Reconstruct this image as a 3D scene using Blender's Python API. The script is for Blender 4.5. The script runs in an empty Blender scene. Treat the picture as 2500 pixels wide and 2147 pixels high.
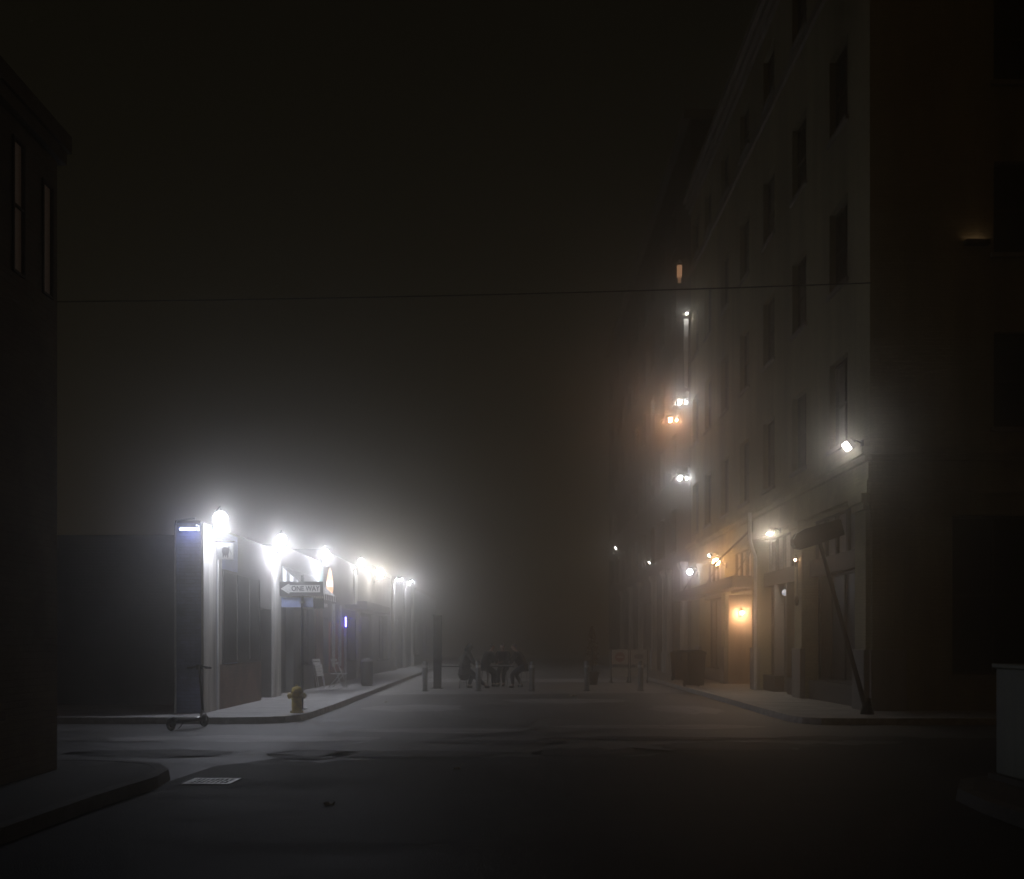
import bpy, bmesh, math, random
from mathutils import Vector, Matrix
R = math.radians
random.seed(7)
C = bpy.context.scene.collection
sc = bpy.context.scene

# ------------------------------------------------------------------ helpers
def tag(o, label=None, cat=None, group=None, kind=None):
    if label: o['label'] = label
    if cat: o['category'] = cat
    if group: o['group'] = group
    if kind: o['kind'] = kind
    return o

def thing(name, label, cat, loc=(0, 0, 0), rz=0, group=None):
    o = bpy.data.objects.new(name, None)
    o.empty_display_size = .1
    C.objects.link(o)
    o.location = loc
    o.rotation_euler = (0, 0, rz)
    return tag(o, label, cat, group)

class MB:
    """collects shapes into one mesh"""
    def __init__(s): s.bm = bmesh.new()
    def quad(s, *p):
        return s.bm.faces.new([s.bm.verts.new(q) for q in p])
    def box(s, x0, x1, y0, y1, z0, z1, M=None, bev=0):
        v = [Vector(p) for p in ((x0,y0,z0),(x1,y0,z0),(x1,y1,z0),(x0,y1,z0),(x0,y0,z1),(x1,y0,z1),(x1,y1,z1),(x0,y1,z1))]
        if M: v = [M @ p for p in v]
        v = [s.bm.verts.new(p) for p in v]
        fs = [s.bm.faces.new([v[i] for i in f]) for f in ((3,2,1,0),(4,5,6,7),(0,1,5,4),(1,2,6,5),(2,3,7,6),(3,0,4,7))]
        if bev:
            es = list({e for f in fs for e in f.edges})
            bmesh.ops.bevel(s.bm, geom=es, offset=bev, segments=2, affect='EDGES', profile=.5)
        return s
    def tube(s, pts, r, seg=8, cap=True):
        pts = [Vector(p) for p in pts]
        rs = r if isinstance(r, (list, tuple)) else [r]*len(pts)
        rings = []
        for i, p in enumerate(pts):
            d = (pts[min(i+1, len(pts)-1)] - pts[max(i-1, 0)])
            d = d.normalized() if d.length > 1e-9 else Vector((0, 0, 1))
            a = Vector((0, 0, 1)) if abs(d.z) < .9 else Vector((1, 0, 0))
            u = d.cross(a).normalized(); w = d.cross(u)
            rings.append([s.bm.verts.new(p + (u*math.cos(2*math.pi*k/seg) + w*math.sin(2*math.pi*k/seg))*rs[i]) for k in range(seg)])
        for a, b in zip(rings, rings[1:]):
            for k in range(seg):
                s.bm.faces.new((a[k], a[(k+1) % seg], b[(k+1) % seg], b[k]))
        if cap:
            s.bm.faces.new(rings[0][::-1]); s.bm.faces.new(rings[-1])
        return s
    def lathe(s, prof, seg=20, c=(0, 0, 0), axis='z'):
        c = Vector(c); rings = []
        def P(r, h, a):
            x, y = r*math.cos(a), r*math.sin(a)
            return c + (Vector((x, y, h)) if axis == 'z' else Vector((x, h, y)) if axis == 'y' else Vector((h, x, y)))
        for r, h in prof:
            rings.append([s.bm.verts.new(P(max(r, 1e-4), h, 2*math.pi*k/seg)) for k in range(seg)])
        for a, b in zip(rings, rings[1:]):
            for k in range(seg):
                s.bm.faces.new((a[k], a[(k+1) % seg], b[(k+1) % seg], b[k]))
        s.bm.faces.new(rings[0][::-1]); s.bm.faces.new(rings[-1])
        return s
    def ball(s, c, r, sub=2, sc=(1, 1, 1)):
        M = Matrix.Translation(c) @ Matrix.Diagonal((sc[0]*r, sc[1]*r, sc[2]*r, 1))
        bmesh.ops.create_icosphere(s.bm, subdivisions=sub, radius=1, matrix=M)
        return s
    def prism(s, poly, h0, h1, M=None, plane='xy'):
        """polygon extruded; plane xy->z, xz->y, yz->x"""
        def P(a, b, h):
            p = Vector((a, b, h)) if plane == 'xy' else Vector((a, h, b)) if plane == 'xz' else Vector((h, a, b))
            return M @ p if M else p
        lo = [s.bm.verts.new(P(a, b, h0)) for a, b in poly]
        hi = [s.bm.verts.new(P(a, b, h1)) for a, b in poly]
        n = len(poly)
        s.bm.faces.new(lo[::-1]); s.bm.faces.new(hi)
        for k in range(n):
            s.bm.faces.new((lo[k], lo[(k+1) % n], hi[(k+1) % n], hi[k]))
        return s
    def build(s, name, mat, parent=None, world=False, smooth=False):
        off = parent.location.copy() if (parent is not None and world) else None
        if off is not None:
            p = parent.parent
            while p is not None:
                off += p.location; p = p.parent
            for v in s.bm.verts: v.co -= off
        bmesh.ops.recalc_face_normals(s.bm, faces=s.bm.faces[:])
        me = bpy.data.meshes.new(name)
        s.bm.to_mesh(me); s.bm.free()
        if smooth:
            me.shade_smooth()
            try: me.set_sharp_from_angle(angle=R(40))
            except Exception: pass
        me.materials.append(mat)
        o = bpy.data.objects.new(name, me)
        C.objects.link(o)
        if parent is not None: o.parent = parent
        return o

def copy_tree(o, parent=None):
    c = o.copy(); C.objects.link(c); c.parent = parent
    for ch in list(o.children): copy_tree(ch, c)
    return c

# ------------------------------------------------------------------ materials
MATS = {}
def mat(name, col, rough=.7, metal=0, nscale=6, namt=.25, bump=0, bscale=40, col2=None, brick=None, coord='Object', spec=.5, detail=6, streak=False):
    if name in MATS: return MATS[name]
    m = bpy.data.materials.new(name); m.use_nodes = True
    nt = m.node_tree; N = nt.nodes; L = nt.links
    b = N['Principled BSDF']
    b.inputs['Roughness'].default_value = rough
    b.inputs['Metallic'].default_value = metal
    b.inputs['Specular IOR Level'].default_value = spec
    tc = N.new('ShaderNodeTexCoord')
    if brick:
        geo = N.new('ShaderNodeNewGeometry'); sx = N.new('ShaderNodeSeparateXYZ'); L.new(geo.outputs['Position'], sx.inputs[0])
        ad = N.new('ShaderNodeMath'); ad.operation = 'ADD'; L.new(sx.outputs[0], ad.inputs[0]); L.new(sx.outputs[1], ad.inputs[1])
        cb = N.new('ShaderNodeCombineXYZ'); L.new(ad.outputs[0], cb.inputs[0]); L.new(sx.outputs[2], cb.inputs[1])
        vec = cb.outputs[0]; nvec = geo.outputs['Position']
    else:
        nvec = tc.outputs[coord]
    mp = N.new('ShaderNodeMapping'); L.new(nvec, mp.inputs[0])
    if streak: mp.inputs['Scale'].default_value = (1, 1, .12)
    if name.endswith('asphalt'): mp.inputs['Scale'].default_value = (.45, 1.7, 1)
    n1 = N.new('ShaderNodeTexNoise'); n1.inputs['Scale'].default_value = nscale; n1.inputs['Detail'].default_value = detail
    n1.inputs['Roughness'].default_value = .65
    L.new(mp.outputs[0], n1.inputs['Vector'])
    rp = N.new('ShaderNodeValToRGB'); L.new(n1.outputs['Fac'], rp.inputs[0])
    c1 = [c*(1-namt) for c in col]; c2 = [min(1, c*(1+namt)) for c in col] if col2 is None else col2
    rp.color_ramp.elements[0].color = (*c1, 1); rp.color_ramp.elements[1].color = (*c2, 1)
    rp.color_ramp.elements[0].position = .35; rp.color_ramp.elements[1].position = .68
    out = rp.outputs[0]; hgt = None
    if brick:
        bt = N.new('ShaderNodeTexBrick'); L.new(vec, bt.inputs['Vector'])
        bt.inputs['Scale'].default_value = 1; bt.inputs['Brick Width'].default_value = brick[0]; bt.inputs['Row Height'].default_value = brick[1]
        bt.inputs['Mortar Size'].default_value = .007; bt.inputs['Mortar Smooth'].default_value = .3
        bt.inputs['Color1'].default_value = (1, 1, 1, 1); bt.inputs['Color2'].default_value = (.8, .8, .8, 1); bt.inputs['Mortar'].default_value = (.55, .55, .55, 1)
        mx = N.new('ShaderNodeMixRGB'); mx.blend_type = 'MULTIPLY'; mx.inputs[0].default_value = brick[2]
        L.new(out, mx.inputs[1]); L.new(bt.outputs['Color'], mx.inputs[2]); out = mx.outputs[0]; hgt = bt.outputs['Fac']
    L.new(out, b.inputs['Base Color'])
    if bump:
        n2 = N.new('ShaderNodeTexNoise'); n2.inputs['Scale'].default_value = bscale; n2.inputs['Detail'].default_value = 4
        L.new(nvec, n2.inputs['Vector'])
        bp = N.new('ShaderNodeBump'); bp.inputs['Strength'].default_value = bump; bp.inputs['Distance'].default_value = .02
        L.new(n2.outputs['Fac'], bp.inputs['Height'])
        last = bp
        if hgt is not None:
            b2 = N.new('ShaderNodeBump'); b2.inputs['Strength'].default_value = .6; b2.inputs['Distance'].default_value = .012; b2.invert = True
            L.new(hgt, b2.inputs['Height']); L.new(bp.outputs[0], b2.inputs['Normal']); last = b2
        L.new(last.outputs[0], b.inputs['Normal'])
        # roughness breakup
        mr = N.new('ShaderNodeMapRange'); mr.inputs['To Min'].default_value = max(.05, rough-.18); mr.inputs['To Max'].default_value = min(1, rough+.15)
        L.new(n1.outputs['Fac'], mr.inputs[0]); L.new(mr.outputs[0], b.inputs['Roughness'])
    MATS[name] = m
    return m

def glow(name, col, strength):
    if name in MATS: return MATS[name]
    m = bpy.data.materials.new(name); m.use_nodes = True
    b = m.node_tree.nodes['Principled BSDF']
    b.inputs['Base Color'].default_value = (.8, .8, .8, 1)
    b.inputs['Emission Color'].default_value = (*col, 1)
    b.inputs['Emission Strength'].default_value = strength
    MATS[name] = m
    return m

asphalt = mat('asphalt', (.075, .073, .07), .62, nscale=.55, namt=.5, bump=.5, bscale=60, detail=9)
asphalt_dark = mat('dark_asphalt', (.031, .0305, .029), .75, spec=.15, nscale=.7, namt=.55, bump=.5, bscale=70, detail=9)
paving = mat('paving', (.22, .217, .21), .6, nscale=1.1, namt=.3, bump=.35, bscale=30, brick=None, detail=8)
lit_band_mat = mat('lit_band_concrete', (.42, .42, .43), .6, nscale=2, namt=.2, bump=.25, bscale=30)
kerbm = mat('kerb_concrete', (.36, .355, .345), .75, nscale=5, namt=.35, bump=.3, bscale=40)
white_brick = mat('painted_brick', (.35, .335, .225), .8, nscale=.7, namt=.38, bump=.25, bscale=25, brick=(.22, .075, .6), streak=True)
grey_brick = mat('grey_brick', (.12, .115, .11), .85, nscale=.8, namt=.3, bump=.25, bscale=25, brick=(.22, .075, .5), streak=True)
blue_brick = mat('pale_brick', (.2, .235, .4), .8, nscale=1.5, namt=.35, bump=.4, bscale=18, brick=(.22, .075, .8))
brown_brick = mat('brown_brick', (.17, .105, .072), .85, nscale=1.4, namt=.5, bump=.3, bscale=25, brick=(.22, .075, .8))
dark_brick = mat('dark_brick', (.2, .18, .15), .85, nscale=1, namt=.35, bump=.3, bscale=25, brick=(.22, .075, .5))
plaster = mat('worn_plaster', (.46, .45, .42), .85, nscale=2.6, namt=.55, bump=.35, bscale=14, streak=True)
render_grey = mat('grey_render', (.24, .235, .225), .85, nscale=1.2, namt=.3, bump=.2, bscale=16, streak=True)
render_pale = mat('pale_render', (.27, .27, .265), .85, nscale=1.2, namt=.25, bump=.2, bscale=16, streak=True)
cyan_paint = mat('mint_paint', (.42, .58, .55), .7, nscale=4, namt=.2, bump=.2, bscale=14)
red_paint = mat('red_paint', (.27, .06, .04), .6, nscale=2.5, namt=.35, bump=.15, bscale=20, streak=True)
ochre_paint = mat('ochre_paint', (.4, .31, .22), .7, nscale=2, namt=.25, bump=.15, bscale=20, streak=True)
wood_dark = mat('dark_timber', (.04, .034, .03), .6, nscale=5, namt=.4, bump=.15, bscale=30)
metal_dark = mat('dark_metal', (.022, .022, .023), .45, metal=.6, nscale=9, namt=.4)
metal_grey = mat('galvanised_metal', (.3, .3, .3), .42, metal=.85, nscale=9, namt=.3)
metal_pale = mat('pale_metal', (.55, .55, .54), .5, metal=.3, nscale=9, namt=.2)
rubber = mat('rubber', (.012, .012, .012), .8)
glass = mat('dark_glass', (.012, .013, .014), .28, spec=.15, nscale=1.5, namt=.5)
frost = mat('frosted_glass', (.3, .285, .26), .35, nscale=2.5, namt=.25)
sign_white = mat('sign_white', (.72, .72, .7), .5, nscale=8, namt=.08)
sign_black = mat('sign_black', (.02, .02, .02), .5)
sign_blue = mat('sign_blue', (.36, .42, .66), .5, nscale=8, namt=.15)
sign_red = mat('sign_red', (.2, .06, .055), .5)
ink_grey = mat('ink_grey', (.13, .12, .13), .6, nscale=20, namt=.4)
orange_paint = mat('orange_paint', (.62, .27, .1), .5, nscale=5, namt=.15)
yellow_paint = mat('yellow_paint', (.46, .34, .045), .5, nscale=10, namt=.35, bump=.2, bscale=30)
awning_grey = mat('awning_grey', (.09, .09, .1), .85)
awning_white = mat('awning_white', (.75, .75, .74), .85)
cabinet_green = mat('cabinet_green', (.16, .19, .15), .6, nscale=3, namt=.3, bump=.1, bscale=20, streak=True)
skin = mat('skin', (.36, .22, .16), .55)
hair_m = mat('hair', (.018, .013, .01), .6)
coat_black = mat('coat_black', (.014, .014, .015), .85, nscale=14, namt=.3)
coat_grey = mat('coat_grey', (.022, .019, .019), .85, nscale=14, namt=.3)
coat_brown = mat('coat_brown', (.03, .02, .013), .85, nscale=14, namt=.3)
denim = mat('dark_denim', (.018, .02, .028), .85, nscale=20, namt=.3)
matte_black = mat('matte_black', (.01, .01, .0095), .85, spec=.15)
shoe_m = mat('shoe', (.012, .011, .01), .6)
paper = mat('paper', (.55, .52, .45), .8)
leaf_red = mat('reddish_leaf', (.3, .1, .06), .6, nscale=3, namt=.5, col2=(.24, .2, .06))
bark = mat('bark', (.05, .035, .025), .85, bump=.3)
pot_m = mat('clay_pot', (.06, .05, .045), .8)

# ------------------------------------------------------------------ facade mapping
class Side:
    def __init__(s, axis, face, sign): s.a, s.f, s.s = axis, face, sign
    def p(s, a, n, z):
        return Vector((s.f + s.s*n, a, z)) if s.a == 'x' else Vector((a, s.f + s.s*n, z))
    def box(s, mb, a0, a1, n0, n1, z0, z1, bev=0):
        p, q = s.p(a0, n0, z0), s.p(a1, n1, z1)
        return mb.box(min(p.x, q.x), max(p.x, q.x), min(p.y, q.y), max(p.y, q.y), z0, z1, bev=bev)

def face_with_holes(mb, S, a0, a1, z0, z1, holes):
    A = sorted({a0, a1, *[h[0] for h in holes], *[h[1] for h in holes]})
    Z = sorted({z0, z1, *[h[2] for h in holes], *[h[3] for h in holes]})
    for i in range(len(A)-1):
        for j in range(len(Z)-1):
            ca, cz = (A[i]+A[i+1])/2, (Z[j]+Z[j+1])/2
            if any(h[0] < ca < h[1] and h[2] < cz < h[3] for h in holes): continue
            mb.quad(S.p(A[i], 0, Z[j]), S.p(A[i+1], 0, Z[j]), S.p(A[i+1], 0, Z[j+1]), S.p(A[i], 0, Z[j+1]))
    for h0, h1, g0, g1, d in holes:
        for (pa, pz), (qa, qz) in (((h0, g0), (h0, g1)), ((h0, g1), (h1, g1)), ((h1, g1), (h1, g0)), ((h1, g0), (h0, g0))):
            mb.quad(S.p(pa, 0, pz), S.p(qa, 0, qz), S.p(qa, -d, qz), S.p(pa, -d, pz))
        mb.quad(S.p(h0, -d, g0), S.p(h1, -d, g0), S.p(h1, -d, g1), S.p(h0, -d, g1))

def shell(mb, x0, x1, y0, y1, z0, z1, E=(), W=(), S=(), Nn=()):
    face_with_holes(mb, Side('x', x1, 1), y0, y1, z0, z1, E)
    face_with_holes(mb, Side('x', x0, -1), y0, y1, z0, z1, W)
    face_with_holes(mb, Side('y', y0, -1), x0, x1, z0, z1, S)
    face_with_holes(mb, Side('y', y1, 1), x0, x1, z0, z1, Nn)
    mb.quad((x0, y0, z1), (x1, y0, z1), (x1, y1, z1), (x0, y1, z1))

def window(parent, S, a0, a1, z0, z1, d, fm, pm, cols=2, rows=2, sill=True, fw=.06, name='window', sillm=None):
    """frame set in the reveal at depth d (part) with its pane (sub-part)"""
    g = .004; f = MB(); n0, n1 = -d+.03, -d+min(.09, d+.02)
    S.box(f, a0+g, a0+fw, n0, n1, z0+g, z1-g); S.box(f, a1-fw, a1-g, n0, n1, z0+g, z1-g)
    S.box(f, a0+fw, a1-fw, n0, n1, z0+g, z0+fw); S.box(f, a0+fw, a1-fw, n0, n1, z1-fw, z1-g)
    for k in range(1, cols):
        a = a0+(a1-a0)*k/cols; S.box(f, a-fw*.4, a+fw*.4, n0+.008, n1-.008, z0+fw, z1-fw)
    for k in range(1, rows):
        z = z0+(z1-z0)*k/rows; S.box(f, a0+fw, a1-fw, n0+.012, n1-.004, z-fw*.45, z+fw*.45)
    fo = f.build(name, fm, parent, world=True)
    p = MB(); S.box(p, a0+.02, a1-.02, -d+.012, -d+.026, z0+.02, z1-.02)
    p.build('pane', pm, fo, world=True)
    if sill:
        q = MB(); S.box(q, a0-.08, a1+.08, -.02, .07, z0-.1, z0-.004)
        q.build('sill', sillm or fm, fo, world=True)
    return fo

# ------------------------------------------------------------------ ground
g = MB(); g.quad((-110, -14, 0), (110, -14, 0), (110, 120, 0), (-110, 120, 0))
tag(g.build('road', asphalt), kind='structure')
g = MB()
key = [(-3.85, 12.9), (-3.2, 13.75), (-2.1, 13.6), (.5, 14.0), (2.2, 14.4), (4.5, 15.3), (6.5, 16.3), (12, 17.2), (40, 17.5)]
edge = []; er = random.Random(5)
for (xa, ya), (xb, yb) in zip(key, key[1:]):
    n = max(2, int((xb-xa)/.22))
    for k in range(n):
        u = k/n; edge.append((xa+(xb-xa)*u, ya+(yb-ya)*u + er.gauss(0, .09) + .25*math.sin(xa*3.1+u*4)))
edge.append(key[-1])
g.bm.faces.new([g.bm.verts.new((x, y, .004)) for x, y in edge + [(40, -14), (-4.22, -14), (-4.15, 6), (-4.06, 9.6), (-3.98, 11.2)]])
bmesh.ops.triangulate(g.bm, faces=g.bm.faces[:])
tag(g.build('resurfacing_light_fade', asphalt_dark), kind='structure')  # darker newer asphalt; its slanted right edge also paints the light fading
# tar-sealed cracks wandering over the crossing
tar = mat('tar', (.008, .008, .008), .45)
g = MB(); cr = random.Random(11)
for (x, y), a, n in (((-3.6, 22.5), .35, 34), ((-1.5, 17.2), .05, 40), ((.4, 19.5), 1.2, 30), ((2.2, 26), -.4, 22), ((-3.0, 15.2), .9, 26), ((3.2, 18.0), 2.3, 24), ((-8, 16.2), .1, 30)):
    px, py = x, y
    for k in range(n):
        a += cr.gauss(0, .22); nx, ny = px+.28*math.cos(a), py+.28*math.sin(a)
        w = .02+.02*cr.random(); sx, sy = -math.sin(a)*w, math.cos(a)*w
        if ny > 17.6 or ny > 14.6 and nx < 1.5:
            g.quad((px-sx, py-sy, .006), (nx-sx, ny-sy, .006), (nx+sx, ny+sy, .006), (px+sx, py+sy, .006))
        px, py = nx, ny
tag(g.build('tar_seams', tar), kind='structure')
# darker ellipses painting a gradual light fade across the resurfacing edge
g = MB(); wr = random.Random(9)
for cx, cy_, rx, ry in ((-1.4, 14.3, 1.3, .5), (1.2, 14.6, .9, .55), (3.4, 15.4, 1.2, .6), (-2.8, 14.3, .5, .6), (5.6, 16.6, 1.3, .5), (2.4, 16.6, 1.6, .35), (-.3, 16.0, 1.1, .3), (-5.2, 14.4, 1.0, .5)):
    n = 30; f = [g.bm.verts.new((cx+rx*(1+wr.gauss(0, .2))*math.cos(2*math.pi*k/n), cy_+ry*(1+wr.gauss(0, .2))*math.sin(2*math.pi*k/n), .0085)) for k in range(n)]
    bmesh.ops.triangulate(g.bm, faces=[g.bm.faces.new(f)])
tag(g.build('edge_light_fade', mat('light_fade_asphalt', (.044, .043, .041), .7, spec=.2, nscale=1.2, namt=.5, bump=.5, bscale=60, detail=9)), kind='structure')
# pale worn patches of older asphalt
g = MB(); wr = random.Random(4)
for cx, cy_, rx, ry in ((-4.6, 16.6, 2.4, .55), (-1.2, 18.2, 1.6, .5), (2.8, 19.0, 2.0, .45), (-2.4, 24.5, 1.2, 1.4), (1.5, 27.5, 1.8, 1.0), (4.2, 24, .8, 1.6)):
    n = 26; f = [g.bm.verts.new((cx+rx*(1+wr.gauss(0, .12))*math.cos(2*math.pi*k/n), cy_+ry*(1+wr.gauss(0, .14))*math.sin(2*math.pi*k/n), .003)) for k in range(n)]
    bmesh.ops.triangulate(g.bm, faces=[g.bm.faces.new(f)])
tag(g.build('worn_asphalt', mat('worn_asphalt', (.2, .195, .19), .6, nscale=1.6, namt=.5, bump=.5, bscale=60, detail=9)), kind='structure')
g = MB()
edge = [(-4.2, 30.2), (-3.3, 30.9), (-1.5, 31.0), (2, 31.4), (5.7, 32)]
g.bm.faces.new([g.bm.verts.new((x, y, .004)) for x, y in edge + [(5.9, 85), (-4.7, 85)]])
bmesh.ops.triangulate(g.bm, faces=g.bm.faces[:])
tag(g.build('plaza_paving', paving), kind='structure')
g = MB(); g.quad((-3.5, 40.5, .008), (5.0, 40.5, .008), (4.6, 44.5, .008), (-3.7, 44.5, .008))
tag(g.build('lit_band', lit_band_mat), kind='structure')  # pale strip paints the band of light lying across the plaza

# concrete pavement material with joints
walk = mat('pavement_concrete', (.34, .335, .325), .68, nscale=1.6, namt=.3, bump=.3, bscale=45, detail=9)

walk_shaded = mat('shaded_pavement_concrete', (.05, .049, .045), .85, nscale=1.6, namt=.4, bump=.3, bscale=45, detail=9)  # same pavement concrete, darkened to paint the unlit near side
kerb_shaded = mat('shaded_kerb_concrete', (.09, .087, .08), .85, nscale=5, namt=.4, bump=.3, bscale=40)  # kerb concrete darkened likewise, shade put into the colour
def sidewalk(pts, closing, sgn, dark=False):
    P = [Vector((x, y)) for x, y in pts]
    def off(d):
        out = []
        for i, p in enumerate(P):
            t = (P[min(i+1, len(P)-1)] - P[max(i-1, 0)]).normalized()
            out.append(p + Vector((-t.y, t.x))*sgn*d)
        return out
    I = off(.16); B = off(-.0)
    k = MB(); h = .13
    for i in range(len(P)-1):
        a, b, c, d = B[i], B[i+1], I[i+1], I[i]
        k.quad((*a, 0), (*b, 0), (*(b+(c-b)*.12), h), (*(a+(d-a)*.12), h))
        k.quad((*(a+(d-a)*.12), h), (*(b+(c-b)*.12), h), (*c, h), (*d, h))
    tag(k.build('kerb', kerb_shaded if dark else kerbm), kind='structure')
    s = MB(); z = h-.003
    top = [s.bm.verts.new((p.x, p.y, z)) for p in I] + [s.bm.verts.new((x, y, z)) for x, y in closing]
    f = s.bm.faces.new(top); bmesh.ops.triangulate(s.bm, faces=[f])
    tag(s.build('pavement', walk_shaded if dark else walk), kind='structure')

sidewalk([(-40, 19.65), (-12, 19.65), (-5.5, 19.65), (-4.95, 19.74), (-4.55, 20.0), (-4.33, 20.45), (-4.26, 21.2), (-4.25, 24), (-4.45, 40), (-4.7, 60), (-4.8, 85)], [(-9, 85), (-9, 26), (-40, 26)], 1)
sidewalk([(40, 19.4), (12, 19.4), (6.6, 19.4), (6.05, 19.46), (5.75, 19.75), (5.62, 20.3), (5.62, 22), (5.75, 30), (5.85, 45), (6.0, 85)], [(9, 85), (9, 23), (40, 23)], -1)
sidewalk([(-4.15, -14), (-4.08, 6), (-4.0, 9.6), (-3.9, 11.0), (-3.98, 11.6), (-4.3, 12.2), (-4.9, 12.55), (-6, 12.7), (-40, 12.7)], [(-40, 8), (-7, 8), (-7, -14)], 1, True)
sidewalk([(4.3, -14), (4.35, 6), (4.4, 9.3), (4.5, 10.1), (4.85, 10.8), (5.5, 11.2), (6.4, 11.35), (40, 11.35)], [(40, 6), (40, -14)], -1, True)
# joints scored across the far pavements
for nm, x0, x1, y0, n in (('pavement_joints', -6.45, -4.5, 21, 24), ('pavement_joints', 5.95, 7.7, 21.5, 24)):
    j = MB()
    for k in range(n):
        y = y0 + 1.5*k; j.quad((x0, y, .1305), (x1, y, .1305), (x1, y+.03, .1305), (x0, y+.03, .1305))
    tag(j.build(nm, mat('joint_dirt', (.05, .048, .045), .9)), kind='structure')

# ------------------------------------------------------------------ left row beyond the crossing
XL = -6.5
E_ = Side('x', XL, 1)
def doorpart(parent, S, a0, a1, z0, z1, d, m, handle=True, name='door'):
    f = MB(); S.box(f, a0+.01, a1-.01, -d+.02, -d+.07, z0+.01, z1-.01)
    S.box(f, a0+.12, a1-.12, -d+.07, -d+.085, z0+.15, z0+(z1-z0)*.42); S.box(f, a0+.12, a1-.12, -d+.07, -d+.085, z0+(z1-z0)*.5, z1-.15)
    o = f.build(name, m, parent, world=True)
    if handle:
        q = MB(); p = S.p(a0+.12, -d+.11, z0+1.0); q.ball(p, .035, 1); q.tube([S.p(a0+.12, -d+.07, z0+1.0), p], .012, 6)
        q.build('handle', metal_grey, o, world=True)
    return o
def pier(parent, S, a0, a1, z0, z1, n, m, plinth=None, cap=None, name='pier', pm=None):
    f = MB(); S.box(f, a0, a1, .002, n, z0, z1)
    if cap:
        S.box(f, a0-.05, a1+.05, .004, n+.07, z1-cap, z1-cap*.55); S.box(f, a0-.1, a1+.1, .006, n+.13, z1-cap*.55, z1)
    o = f.build(name, m, parent, world=True)
    if plinth:
        q = MB(); S.box(q, a0-.05, a1+.05, .003, n+.06, z0-.002, z0+plinth, bev=.015); q.build('plinth', pm or m, o, world=True)
    return o
Z0 = .125
# 1 corner shop
b = thing('corner_shop', 'dark single-storey corner shop with whitened corner pier and brown wall below its window', 'shop', (XL, 20.8, 0))
m = MB(); shell(m, -18, XL, 23.6, 27.8, 0, 4.1, E=[(25.7, 26.85, Z0, 2.5, .35)]); m.build('wall', mat('sooty_brick', (.11, .1, .095), .85, nscale=1, namt=.35, bump=.3, bscale=25, brick=(.22, .075, .5)), b, world=True)
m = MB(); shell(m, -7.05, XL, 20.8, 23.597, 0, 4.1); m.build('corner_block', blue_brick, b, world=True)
m = MB(); E_.box(m, 22.0, 25.6, .004, .05, Z0, 1.12); m.build('bulkhead', brown_brick, b, world=True)
pier(b, E_, 20.82, 21.75, Z0, 4.1, .05, plaster)
pier(b, E_, 21.95, 22.2, Z0, 3.9, .035, plaster, name='trim')
m = MB(); E_.box(m, 22.25, 25.5, .004, .03, 1.15, 3.25); o = m.build('shop_window', glass, b, world=True)
f = MB()
for a in (22.25, 23.4, 24.5, 25.45): E_.box(f, a, a+.06, .03, .06, 1.15, 3.25)
for z in (1.15, 3.2): E_.box(f, 22.31, 25.45, .032, .058, z, z+.05)
f.build('window_frame', wood_dark, o, world=True)
doorpart(b, E_, 25.7, 26.85, Z0, 2.5, .35, wood_dark)
m = MB(); m.box(-18, XL-.01, 23.61, 27.79, 4.1, 4.16); m.box(-7.04, XL-.01, 20.81, 23.59, 4.1, 4.16); m.build('coping', wood_dark, b, world=True)
pier(b, E_, 26.9, 27.78, Z0, 4.05, .06, plaster)
# pale conduit at the edge of the blue-lit face
m = MB(); m.tube([(-7.02, 20.76, .14), (-7.02, 20.76, 4.0), (-6.98, 20.74, 4.15), (-6.6, 20.74, 4.2)], .022, 8); m.build('conduit', metal_pale, b, world=True)
# side yard wall left of the corner block
m = MB(); m.box(-40, -18.02, 23.9, 24.2, 0, 3.2); m.box(-40, -18.02, 23.86, 24.24, 3.2, 3.3)
tag(m.build('yard_wall', MATS['sooty_brick']), 'dark brick yard wall running off beside the corner shop', 'wall')
# 2 awning shop
b = thing('awning_shop', 'grey single-storey shop front under a striped awning', 'shop', (XL, 27.8, 0))
m = MB(); shell(m, -18, XL, 27.803, 34, 0, 4.3, E=[(28.0, 29.6, Z0, 2.75, .3), (30.5, 32.6, .9, 2.7, .25)]); m.build('wall', grey_brick, b, world=True)
window(b, E_, 30.5, 32.6, .9, 2.7, .25, wood_dark, glass, 3, 1)
doorpart(b, E_, 28.0, 29.6, Z0, 2.75, .3, wood_dark)
pier(b, E_, 33.0, 33.9, 2.9, 4.3, .08, cyan_paint, name='panel')
pier(b, E_, 32.75, 33.95, Z0, 2.9, .05, brown_brick)
m = MB(); E_.box(m, 32.3, 34.0, .003, .2, 2.82, 2.93); m.build('ledge', metal_pale, b, world=True)
m = MB(); m.box(-18, XL-.01, 27.82, 33.98, 4.3, 4.36); m.build('coping', wood_dark, b, world=True)
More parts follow.
